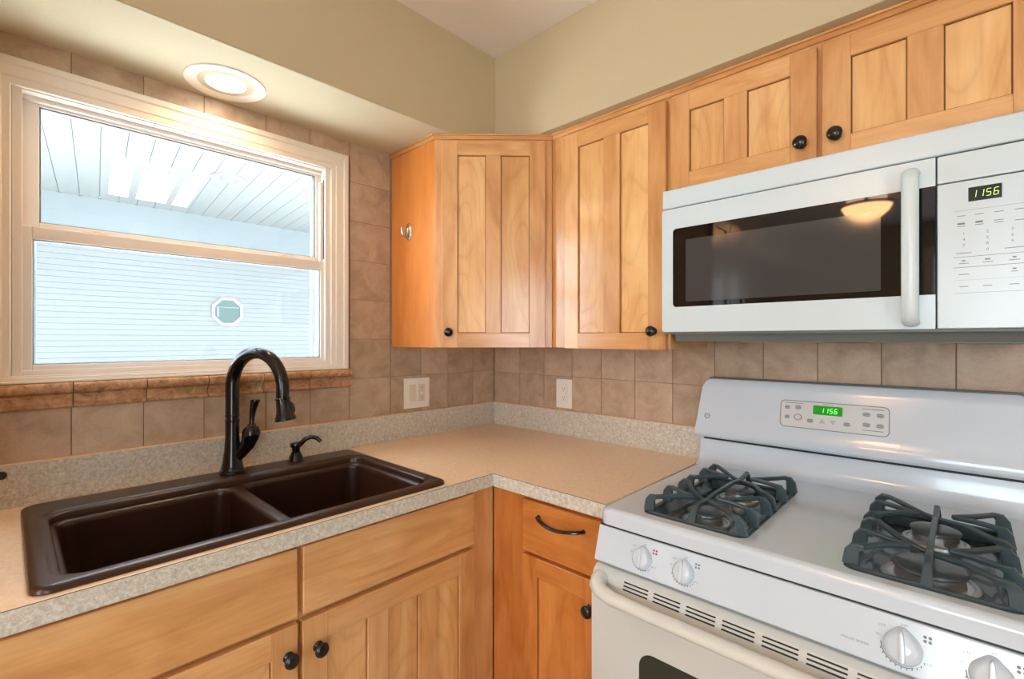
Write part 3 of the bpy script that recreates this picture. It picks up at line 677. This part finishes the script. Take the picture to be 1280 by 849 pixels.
# soap dispenser
D0 = Vector((-40.1, -4.1, RZ))
sd = thing('soap_dispenser', 'small bronze soap dispenser pump at the right back of the sink', 'soap dispenser', D0)
m = MB(); m.lathe([(0.98, 0), (0.98, 0.08), (0.9, 0.16), (0.84, 0.5), (0.62, 0.95), (0.58, 1.05), (0.5, 1.1), (0.5, 1.7), (0.72, 1.76), (0.74, 2.15), (0.66, 2.28), (0.3, 2.34)], D0, 28); m.build('body', BRONZE, sd, angle=50)
nd = Vector((0.75, -0.66, 0)); m = MB()
m.tube([D0+Vector((0, 0, 2.0)), D0+nd*0.6+Vector((0, 0, 2.15)), D0+nd*1.2+Vector((0, 0, 2.75)), D0+nd*1.9+Vector((0, 0, 3.0)), D0+nd*2.6+Vector((0, 0, 2.85)), D0+nd*3.15+Vector((0, 0, 2.35))], [0.34, 0.34, 0.30, 0.28, 0.27, 0.24], 14)
m.build('nozzle', BRONZE, sd, angle=60)

# ------------------------------------------------------------------ outlet and switch plates
def slots(M, parent, u, zc, zo):
    for dz in (-0.78, 0.78):
        for (a, b, c, d) in ((-0.27, -0.20, 0.0, 0.28), (0.18, 0.25, -0.02, 0.30)):
            m = MB(M); m.box(u+a, u+b, zc+dz+c, zc+dz+d, zo, zo+0.01); m.build('slot', INK, parent)
        m = MB(M); m.lathe([(0.09, zo), (0.09, zo+0.01)], (u, zc+dz-0.25, 0), 10); m.build('ground_hole', INK, parent)
ot = thing('wall_outlet', 'white duplex outlet on the tiled wall between corner and range', 'outlet', (-0.5, -17.2, 42.8))
m = MB(EF); m.box(15.65, 18.95, 40.35, 45.25, 0.3, 0.52, 0.08); m.build('cover_plate', PLATE, ot)
m = MB(EF); m.box(16.6, 18.0, 41.2, 44.4, 0.5, 0.60, 0.04); rc = m.build('receptacle', PLATE, ot)
slots(EF, rc, 17.3, 42.8, 0.60)
sw = thing('switch_plate', 'white two gang plate with rocker switch and outlet on the tile right of window', 'switch plate', (-18.5, -0.5, 43.1))
m = MB(NF); m.box(-21.1, -16.05, 40.6, 45.55, 0.3, 0.52, 0.08); m.build('cover_plate', PLATE, sw)
m = MB(NF); m.box(-20.1, -18.85, 41.65, 44.45, 0.5, 0.66, 0.04); m.build('rocker', PLATE2, sw)
m = MB(NF); m.box(-18.35, -17.0, 41.6, 44.5, 0.5, 0.60, 0.04); rc = m.build('receptacle', PLATE2, sw)
slots(NF, rc, -17.68, 43.05, 0.60)
m = MB(NF); m.box(-17.95, -17.45, 42.9, 43.15, 0.60, 0.63); m.build('reset_button', PLATE, rc)
# chrome adhesive hook on the corner cabinet's side
hk = thing('chrome_hook', 'small oval chrome hook stuck on the side of the corner cabinet', 'hook', (-c2, -5.1, 68.4))
m = MB(); P = []
m.lathe([(1.0, 0), (0.95, -0.12), (0.6, -0.2), (0.02, -0.24)], (0, 0, 0), 28, 'x')
m.v = [Vector((v.x-c2, v.y*0.72-5.1, v.z*1.35+68.4)) for v in m.v]; m.build('base', CHROME, hk, angle=60)
m = MB(); m.tube([(-c2-0.2, -5.1, 68.9), (-c2-0.35, -5.1, 68.0), (-c2-0.7, -5.1, 67.5), (-c2-1.1, -5.1, 67.6), (-c2-1.3, -5.1, 68.2), (-c2-1.35, -5.1, 68.9)], [(0.3, 0.2), (0.3, 0.18), (0.28, 0.16), (0.26, 0.15), (0.24, 0.14), (0.16, 0.1)], 12); m.build('hook', CHROME, hk, angle=60)

# ------------------------------------------------------------------ digits
SEG = {'0': 'abcdef', '1': 'bc', '5': 'afgcd', '6': 'afgedc'}
def digits(mb, txt, u, v, w, h, zo, slant=0.12, pitch=None, th=None):
    th = th or w*0.16; pitch = pitch or w*1.45
    for i, ch in enumerate(txt):
        x = u+i*pitch
        R_ = {'a': (0, 1, 1, 1), 'g': (0, .5, 1, .5), 'd': (0, 0, 1, 0), 'f': (0, .5, 0, 1), 'b': (1, .5, 1, 1), 'e': (0, 0, 0, .5), 'c': (1, 0, 1, .5)}
        for s_ in SEG[ch]:
            a, b, c, d = R_[s_]; g_ = th*0.35
            if b == d: p = [(a*w+g_, b*h-th/2), (c*w-g_, b*h-th/2), (c*w-g_, b*h+th/2), (a*w+g_, b*h+th/2)]
            else: p = [(a*w-th/2, b*h+g_), (a*w+th/2, b*h+g_), (a*w+th/2, d*h-g_), (a*w-th/2, d*h-g_)]
            mb.prism([(x+px+py*slant, v+py) for px, py in p], 'z', zo, zo+0.012)

# ------------------------------------------------------------------ microwave
MF = EM(0) ; XF = -14.5
mf = Matrix(((0, 0, -1, XF), (-1, 0, 0, 0), (0, 1, 0, 0), (0, 0, 0, 1)))   # local x=-y, y=z, z=out of the front
MY0, MY1, MZ0, MZ1 = 41.6, 71.6, 52.8, 68.7
mw = thing('over_range_microwave', 'white over the range microwave oven mounted under the short cabinet', 'microwave', (-7, -56.6, MZ0))
m = MB(); m.box(XF+1.3, -0.45, -MY1+0.05, -MY0-0.05, MZ0, MZ1-0.05, 0.1); m.build('body', WHITE_PL, mw)
m = MB(mf); m.box(MY0, MY1, 66.62, MZ1, -1.4, 0.0, 0.18, 3); m.build('vent_cover', WHITE_PL, mw)
m = MB(mf); m.box(MY0+0.1, MY1-0.1, 52.9, 68.4, -1.5, -0.28); m.build('shadow_gap', plain('dark_grey_gap', srgb(50, 54, 56), 0.6), mw)
# door as a frame round the glass
gx0, gx1, gz0, gz1 = 42.85, 64.66, 55.55, 64.25
m = MB(mf); m.plate(rrect(MY0, 64.66, MZ0, 66.5, [0.05, 0.3, 0.3, 0.05]), [rrect(gx0, gx1-0.0, gz0, gz1, [0.02, 0.4, 0.4, 0.02])], -1.3, 0.0)
md = m.build('door', WHITE_PL, mw)
m = MB(mf); m.box(gx0-0.1, gx1-0.02, gz0-0.1, gz1+0.1, -0.5, -0.04); m.build('window', BLACKGLASS, md)
m = MB(mf); m.plate(rrect(44.3, 61.2, 56.1, 62.9, 0.15), [], -0.04, -0.025); m.build('window_screen', SCREENGLASS, md)
m = MB(mf); hx = 63.2
prof = []
P = [(hx, 53.3, 0.15), (hx, 53.35, 0.8), (hx, 53.6, 1.25), (hx, 54.4, 1.5), (hx, 57, 1.62), (hx, 60, 1.66), (hx, 63, 1.62), (hx, 64.6, 1.5), (hx, 65.2, 1.25), (hx, 65.45, 0.8), (hx, 65.5, 0.1)]
m.tube(P, [(0.56, 0.34)]*len(P), 18, up=(0, 0, 1)); m.build('handle', WHITE_PL, md, angle=60)
m = MB(mf); m.box(64.76, MY1, MZ0, 64.25, -1.3, 0.0, 0.1, 2); m.box(64.76, MY1, 64.33, 66.5, -1.3, 0.0, 0.1, 2); cp = m.build('control_panel', WHITE_PL, mw)
m = MB(mf); m.box(66.55, 68.36, 62.58, 63.66, 0.0, 0.02); m.build('display', BLACKGLASS, cp, label='dark clock display')
m = MB(mf); digits(m, '1156', 66.72, 62.86, 0.23, 0.52, 0.021, pitch=0.40); m.build('clock_digits', YELG, cp)
m = MB(mf)
for zz, w_ in ((61.95, 0.02), (55.55, 0.02), (58.35, 0.035), (57.55, 0.035), (56.55, 0.012)): m.box(65.7, 69.9, zz-w_/2, zz+w_/2, 0.0, 0.006)
def dash(u, v, w_, h_=0.05): m.box(u-w_/2, u+w_/2, v-h_/2, v+h_/2, 0.0, 0.006)
for u in (66.15, 67.15, 68.2, 69.25): dash(u, 61.55, 0.5); dash(u, 60.75, 0.46)
dash(66.15, 60.95, 0.42, 0.14); dash(67.15, 60.95, 0.42, 0.14); dash(68.2, 60.92, 0.5); dash(66.3, 58.65, 0.85); dash(69.0, 58.75, 1.0)
for u in (66.3, 67.6, 69.0): dash(u, 57.85, 0.55); dash(u, 56.05, 0.5)
dash(66.3, 58.05, 0.2, 0.1); dash(67.6, 58.05, 0.3, 0.1); dash(69.0, 58.05, 0.2, 0.1); dash(66.3, 57.0, 0.6); dash(69.0, 57.0, 0.35); dash(69.0, 57.2, 0.2, 0.1)
for i, ch in enumerate('123456789'): m.text(ch, 66.3+1.3*(i % 3), 60.15-0.45*(i//3), 0.30, 0.0)
m.text('0', 67.6, 58.8, 0.30, 0.0)
m.build('keypad_legend', GREYLINE, cp)
m = MB(); m.prism([(-13.0, 52.85), (-12.2, 51.75), (-2.0, 51.75), (-1.2, 52.85)], 'y', -71.0, -42.2, 0.1); m.box(-13.9, -0.5, -71.5, -41.7, 52.55, 52.85, 0.05); us = m.build('underside', GREYP, mw, label='grey underside with grease filters')
for a in (-52, -66.5):
    m = MB(); m.box(-8.5, -3.0, a-4.5, a+4.5, 51.62, 51.76, 0.04); m.build('grease_filter', CHROME, us)
m = MB(); m.box(-12.0, -9.6, -70, -60.5, 51.64, 51.78, 0.03); m.build('lamp_cover', GREYP, us)

# ------------------------------------------------------------------ gas range
RY0, RY1, RTOP = -41.35, -71.35, 36.12
rg = thing('gas_range', 'white freestanding gas range with four burners right of the counter', 'range', (-14, -56.3, 0))
m = MB(); m.box(-26.2, -1.0, RY1+0.1, RY0-0.1, 0.6, 34.6, 0.1); m.build('body', WHITE, rg)
wells = [(-25.5, -9.4, -53.75, -45.05), (-25.6, -9.4, -68.95, -60.3)]
m = MB()
outer = rrect(-27.1, -3.2, RY1, RY0, [0.3, 1.0, 1.0, 0.3])
hl = [rrect(a, b, c, d, 0.8) for a, b, c, d in wells]
def inset(d, r): return rrect(-27.1+d, -3.2, RY1+d, RY0-d, r, 6)
m.plate(inset(0.55, [0.1, 0.9, 0.9, 0.1]), [rrect(a-0.15, b+0.15, c-0.15, d+0.15, 0.9, 6) for a, b, c, d in wells], RTOP-0.3, RTOP)
m.loops([z(inset(0.55, [0.1, 0.9, 0.9, 0.1]), RTOP), z(inset(0.30, [0.1, 1.0, 1.0, 0.1]), RTOP-0.06), z(inset(0.10, [0.1, 1.0, 1.0, 0.1]), RTOP-0.25), z(inset(0.0, [0.1, 1.0, 1.0, 0.1]), RTOP-0.6), z(inset(0.0, [0.1, 1.0, 1.0, 0.1]), RTOP-1.45)])
ck = m.build('cooktop', WHITE, rg, angle=45)
m = MB()
for a, b, c, d in wells:
    w = lambda e, r: rrect(a+e, b-e, c+e, d-e, r, 6)
    m.loops([z(w(-0.18, 0.9), RTOP-0.02), z(w(-0.05, 0.85), RTOP+0.06), z(w(0.12, 0.8), RTOP+0.04), z(w(0.25, 0.75), RTOP-0.12), z(w(0.8, 0.6), RTOP-0.75), z(w(1.3, 0.5), RTOP-0.82)], False, True)
m.build('burner_well', PAN, ck, angle=50)
BX = (-22.0, -13.2)
def burner(x, y, s):
    m = MB(); m.lathe([(2.25*s, RTOP-0.82), (2.2*s, RTOP-0.62), (2.1*s, RTOP-0.55), (1.95*s, RTOP-0.55), (1.85*s, RTOP-0.66), (1.6*s, RTOP-0.66), (1.52*s, RTOP-0.1), (1.62*s, RTOP-0.02), (1.62*s, RTOP+0.06), (0.5, RTOP+0.06)], (x, y, 0), 40)
    o = m.build('burner', ALU, rg, angle=40)
    m = MB(); m.lathe([(1.66*s, RTOP+0.06), (1.72*s, RTOP+0.14), (1.68*s, RTOP+0.28), (1.45*s, RTOP+0.38), (1.0*s, RTOP+0.42), (0.02, RTOP+0.43)], (x, y, 0), 40); m.build('burner_cap', CAPM, o, angle=40)
    m = MB(); m.lathe([(0.14, RTOP-0.7), (0.14, RTOP-0.15)], (x-2.35*s, y+0.1, 0), 10); m.build('igniter', PLATE, o)
ws = [(-49.4), (-64.6)]
burner(BX[0], ws[0], 0.92); burner(BX[1], ws[0], 0.85); burner(BX[0], ws[1], 1.2); burner(BX[1], ws[1], 0.95)
def grate(yc, well):
    a, b, c, d = well; hw_ = (d-c)/2; yc = (c+d)/2; xc = (a+b)/2; hl_ = (b-a)/2
    T_ = RTOP+1.42; m = MB(); f = 0.34
    G = lambda u, v, h: (xc+v, yc-u, h)     # u to the right (-y), v to the back (+x)
    zr = RTOP+0.04
    e = 0.28
    # base rim
    rp = rrect(a+e, b-e, c+e, d-e, 0.6, 3); P = [(p[0], p[1], zr) for p in rp]; P.append(P[0]); m.bar(P+[P[1]], 0.32, 0.22)
    U = hw_-0.45
    def leg(u, v0, v1):                    # leg plate from the rim up to the top
        s_ = 1 if u > 0 else -1
        m.bar([G(u+s_*0.16, v0, zr), G(u, v0+(v1-v0)*0.12, T_-0.12)], 0.30, 0.85, up=(1, 0, 0))
    for vb in (-4.35, 4.45):
        j = 0.35
        for s_ in (-1, 1):
            # V loop: two bars closing on a tip beside the burner
            v0, v1 = vb+s_*(-0.6)-2.0*0+(-2.2 if s_ < 0 else -0.4), 0
            vm = vb+(0.4 if s_ > 0 else -0.4)
            va, vc = vm+2.0+(0.8 if s_ > 0 else -0.9), vm-1.7+(0.8 if s_ > 0 else -0.9)
            tip = G(s_*1.05, vm, T_-0.05)
            for vv in (va, vc):
                m.bar([G(s_*(U+0.18), vv, zr), G(s_*(U+0.08), vv, T_-0.45), G(s_*(U-0.1), vv, T_-0.12), G(s_*(U-0.45), vv, T_), G(s_*2.2, vm+(vv-vm)*0.35, T_), tip], [1.0, 0.9, 0.7, f, f, f], [0.30, 0.30, 0.34, 0.36, 0.36, 0.34], up=(1, 0, 0.25))
            # long sweeping bar from the burner centre out to the side
            ve = vb+s_*(-3.95)
            ve = max(-hl_+0.5, min(hl_-0.45, ve))
            m.bar([G(s_*(U+0.18), ve, zr), G(s_*(U+0.05), ve, T_-0.4), G(s_*(U-0.2), ve, T_-0.08), G(s_*(U-0.7), ve+s_*0.25, T_), G(s_*1.9, vb+s_*(-1.5), T_-0.1), G(s_*0.8, vb+s_*(-0.5), T_-0.28), G(0, vb, T_-0.34)], [0.9, 0.8, 0.6, f, f, f, f], 0.36, up=(1, 0, 0.25))
        m.bar([G(0, vb-0.25, T_-0.36), G(0, vb+0.25, T_-0.36)], 0.6, 0.4)
    # centre spine: front finger, middle bar, back finger
    m.bar([G(0, -hl_+0.35, zr), G(0, -hl_+0.9, RTOP+0.9), G(0, -hl_+1.8, T_-0.15), G(0, -4.4, T_-0.28)], [0.7, 0.5, 0.4, 0.4], 0.4)
    m.bar([G(0, -4.4, T_-0.30), G(0, -2.5, T_-0.1), G(0, 2.2, T_-0.1), G(0, 4.45, T_-0.30)], 0.36, 0.36)
    m.bar([G(0, 4.45, T_-0.28), G(0, hl_-2.0, T_-0.15), G(0, hl_-1.3, T_), G(0, hl_-1.0, T_-0.3), G(0, hl_-0.4, zr)], [0.4, 0.4, 0.4, 0.45, 0.6], 0.36)
    return m.build('grate', IRON, rg, angle=40)
grate(0, wells[0]); grate(0, wells[1])
# backguard
m = MB()
prof = [(-1.2, 36.0), (-1.2, 46.3), (-1.45, 46.75), (-1.9, 46.92), (-2.25, 46.85), (-2.5, 46.55), (-2.7, 45.8), (-3.45, 41.6), (-3.75, 40.7), (-3.92, 40.2), (-3.85, 39.75), (-3.55, 39.45), (-3.1, 39.4)]
def yl(zz):
    if zz <= 39.5: return -41.1
    if zz < 45.8: return -40.9-(zz-40)*0.10
    return -41.5-1.0*((zz-45.8)/1.12)**2.2
def yr(zz): return -(112.4+yl(zz))
L = []
NY = 14
for k in range(NY+1):
    L.append([(x_, yl(zz)+(yr(zz)-yl(zz))*k/NY, zz) for x_, zz in prof])
m.loops(L, True, True)
bg = m.build('backguard', WHITE, rg, angle=35)
m = MB(); pr2 = [(-1.2, 35.6), (-1.2, 39.2), (-2.9, 39.2), (-2.95, 38.6), (-3.05, 37.4), (-3.3, 36.7), (-3.7, 36.3), (-4.4, RTOP+0.01), (-4.4, 35.6)]
m.prism(pr2, 'y', RY1, RY0-0.0); m.build('back_riser', WHITE, rg, angle=50)
m = MB(); m.box(-3.2, -1.3, -70.2, -41.9, 39.15, 39.45); m.build('vent_slot', BLACKGAP, rg)
m = MB(); m.box(-1.9, -0.5, yr(46)+0.6, yl(46)-0.6, 40, 47.02, 0.05); m.build('back_panel', plain('dark_grey_metal', srgb(90, 96, 104), 0.4), rg)
# control overlay on the sloped face
p0 = Vector((-3.45, 0, 41.6)); p1 = Vector((-2.7, 0, 45.8)); up_ = (p1-p0).normalized()
BF = frame(p0, (0, -1, 0), up_)
if (BF.to_3x3() @ Vector((0, 0, 1))).x > 0: raise RuntimeError('frame')
m = MB(BF); m.plate(rrect(50.75, 60.75, 0.32, 3.35, 0.5, 6), [], 0.0, 0.03); ov = m.build('control_overlay', PANELGREY, bg)
m = MB(BF); m.plate(rrect(50.72, 60.78, 0.29, 3.38, 0.52, 6), [rrect(50.80, 60.70, 0.37, 3.30, 0.46, 6)], 0.0, 0.04); m.build('overlay_border', GREYLINE, bg)
m = MB(BF); m.plate(rrect(54.0, 56.75, 1.98, 3.0, 0.12, 3), [], 0.03, 0.05); m.build('display', GREENBG, bg, label='green lit clock display')
m = MB(BF); digits(m, '1156', 54.72, 2.22, 0.24, 0.50, 0.055, pitch=0.42, th=0.05); m.build('clock_digits', GREEN, bg)
m = MB(BF)
btn = [(51.45, 2.55, .3, .24), (52.55, 2.62, .34, .3), (51.45, 1.45, .3, .24), (53.75, 1.22, .34, .26), (57.15, 1.2, .34, .26), (58.85, 2.45, .38, .26), (60.0, 2.42, .36, .24), (58.85, 1.35, .38, .26), (60.0, 1.35, .36, .26)]
for u, v, a, b in btn:
    m = MB(BF); m.plate([(u+a*math.cos(t*PI/8), v+b*math.sin(t*PI/8)) for t in range(16)], [], 0.03, 0.06); m.build('button', BTN, bg)
for u, v, w0 in ((54.9, 1.22, PI/2), (55.9, 1.3, -PI/2)):
    m = MB(BF); m.plate([(u+.36*math.cos(w0+t*2*PI/3), v+.36*math.sin(w0+t*2*PI/3)) for t in range(3)], [], 0.03, 0.06); m.build('arrow_button', BTN, bg)
for u, v, a, b in btn:
    m = MB(BF)
    for k in (-1, 0, 1): m.box(u-a*0.75, u+a*0.75, v+k*0.13-0.025, v+k*0.13+0.025, 0.06, 0.066)
    m.build('button_legend', INK, bg)
for q_ in ((51.2, 53.0, 3.05, 3.1), (58.4, 60.3, 3.0, 3.05), (58.5, 60.3, 0.78, 0.83), (54.9, 55.9, 3.15, 3.19)):
    m = MB(BF); m.box(*q_, 0.03, 0.036); m.build('heading_legend', INK, bg)
m = MB(BF); m.plate([(52.55+.4*math.cos(t*PI/12), 1.5+.36*math.sin(t*PI/12)) for t in range(24)], [[(52.55+.33*math.cos(t*PI/12), 1.5+.30*math.sin(t*PI/12)) for t in range(24)]], 0.03, 0.06); m.build('cancel_button_ring', REDINK, bg)
m = MB(BF); m.plate([(42.35+.34*math.cos(t*PI/12), 0.55+.34*math.sin(t*PI/12)) for t in range(24)], [[(42.35+.25*math.cos(t*PI/12), 0.55+.25*math.sin(t*PI/12)) for t in range(24)]], 0.0, 0.03); m.text('GE', 42.35, 0.55, 0.26, 0.0); m.build('badge', GREYLINE, bg, label='small round grey badge')
# front control panel, leaning outwards towards the bottom
q0 = Vector((-27.95, 0, 31.45)); q1 = Vector((-27.0, 0, 34.55)); PF = frame(q0, (0, -1, 0), (q1-q0).normalized())
PH = (q1-q0).length
m = MB(PF); m.box(-RY0, -RY1, 0.0, PH-0.06, -1.4, 0.0, 0.14, 3); fp = m.build('front_control_panel', WHITE, rg)
m = MB(PF); m.box(-RY0+0.1, -RY1-0.1, PH-0.08, PH+0.12, -1.4, -0.12); m.build('shadow_gap', BLACKGAP, rg)
def rknob(u, v, s, ang):
    m = MB(PF@Matrix.Translation((u, v, 0))@Matrix.Rotation(ang, 4, 'Z'))
    def tear(k, h):
        out = []
        for i in range(48):
            t = 2*PI*i/48; q_ = max(0.0, math.cos(t-PI/2)); rr = k*s*(1+0.22*q_**14)
            out.append((rr*math.cos(t), rr*math.sin(t), h))
        return out
    m.loops([tear(1.0, 0), tear(1.0, 0.10), tear(0.97, 0.22), tear(0.90, 0.42), tear(0.80, 0.56), tear(0.66, 0.64), tear(0.3, 0.68), tear(0.02, 0.69)], True, True)
    m.prism([(0.0, 1.10*s), (0.12*s, 0.85*s), (0.17*s, 0.1*s), (0.15*s, -0.72*s), (0.0, -0.84*s), (-0.15*s, -0.72*s), (-0.17*s, 0.1*s), (-0.12*s, 0.85*s)], 'z', 0.15, 0.82, bev=0.06)
    o = m.build('burner_knob', WHITE, fp, angle=45)
    m = MB(PF@Matrix.Translation((u, v, 0)))
    for k in range(11):
        a = math.radians(200+k*13.5); r0 = 1.16*s; m.box(r0*math.cos(a)-0.03, r0*math.cos(a)+0.03, r0*math.sin(a)-0.06, r0*math.sin(a)+0.06, 0, 0.006)
    pts = [(1.12*s*math.cos(math.radians(180+t*15)), 1.12*s*math.sin(math.radians(180+t*15))) for t in range(9)]+[(1.06*s*math.cos(math.radians(180+t*15)), 1.06*s*math.sin(math.radians(180+t*15))) for t in range(8, -1, -1)]
    m.plate(pts, [], 0, 0.006)
    m.text('OFF', 0.05, 1.32*s, 0.20); m.text('LITE', -1.05*s, 0.95*s, 0.19); m.text('HI', -1.28*s, 0.35*s, 0.19); m.text('LO', 1.3*s, -0.45*s, 0.19)
    m.build('knob_legend', GREYLINE, fp)
    m = MB(PF@Matrix.Translation((u+1.18*s, v+0.92*s, 0)))
    for dx, dy in ((-.12, .12), (.12, .12), (-.12, -.12), (.12, -.12)): m.lathe([(0.09, 0), (0.09, 0.008)], (dx, dy, 0), 12)
    m.build('burner_mark', REDINK if u < 47 else GREYLINE, fp)
rknob(46.1, 1.45, 0.88, 0.0); rknob(49.75, 1.45, 0.88, 0.0); rknob(63.6, 1.45, 0.98, 0.05); rknob(67.5, 1.45, 0.98, 0.0)
m = MB(PF); m.text('PRECISE SIMMER', 61.2, 0.95, 0.21); m.build('panel_legend', GREYLINE, fp)
# oven door
XD = -28.35
m = MB(); m.prism([(-26.0, 6.0), (XD+0.1, 6.0), (XD, 6.1), (XD, 28.9), (XD+0.08, 29.9), (XD+0.35, 30.6), (XD+0.9, 31.0), (-26.2, 31.05), (-26.0, 30.9)], 'y', RY1, RY0, 0.08, 2)
od = m.build('oven_door', WHITE_DOOR, rg, angle=40)
s0 = Vector((XD-0.0, 0, 29.75)); s1 = Vector((XD+0.46, 0, 30.75)); SF = frame(s0, (0, -1, 0), (s1-s0).normalized())
m = MB(SF)
for k in range(9):
    u0 = 44.6+k*2.8
    for r_ in range(3): m.box(u0, u0+2.3, 0.10+0.30*r_, 0.22+0.30*r_, -0.05, 0.07, 0.02, 1)
m.build('vent_slot', BLACKGAP, od)
m = MB(); P = [(XD+0.2, RY0-0.95, 30.1), (XD-0.35, RY0-1.0, 30.1), (XD-0.85, RY0-1.2, 29.95), (XD-1.2, RY0-1.8, 29.7), (XD-1.32, RY0-2.9, 29.5), (XD-1.35, RY0-6, 29.45), (XD-1.35, -56.35, 29.45)]
P = P+[(p[0], -112.7-p[1], p[2]) for p in P[-2::-1]]
r0 = [(0.72, 0.72), (0.72, 0.72), (0.72, 0.68), (0.68, 0.62), (0.64, 0.56), (0.60, 0.5), (0.60, 0.5)]; m.tube(P, r0+r0[-2::-1], 20, up=(0, 0, 1)); m.build('handle', BISQUE, od, angle=60)
od_f = frame((XD, 0, 0), (0, -1, 0), (0, 0, 1))
m = MB(od_f); m.plate(rrect(46.2, 66.5, 13, 25.3, 1.3, 8), [], -0.02, 0.03); m.build('oven_window', OVENGLASS, od)
m = MB(); m.box(XD+0.2, -26, RY1+0.05, RY0-0.05, 1.2, 5.8, 0.1); m.build('storage_drawer', WHITE_DOOR, rg)

for o in COL.objects:
    if '_w' in o: del o['_w']
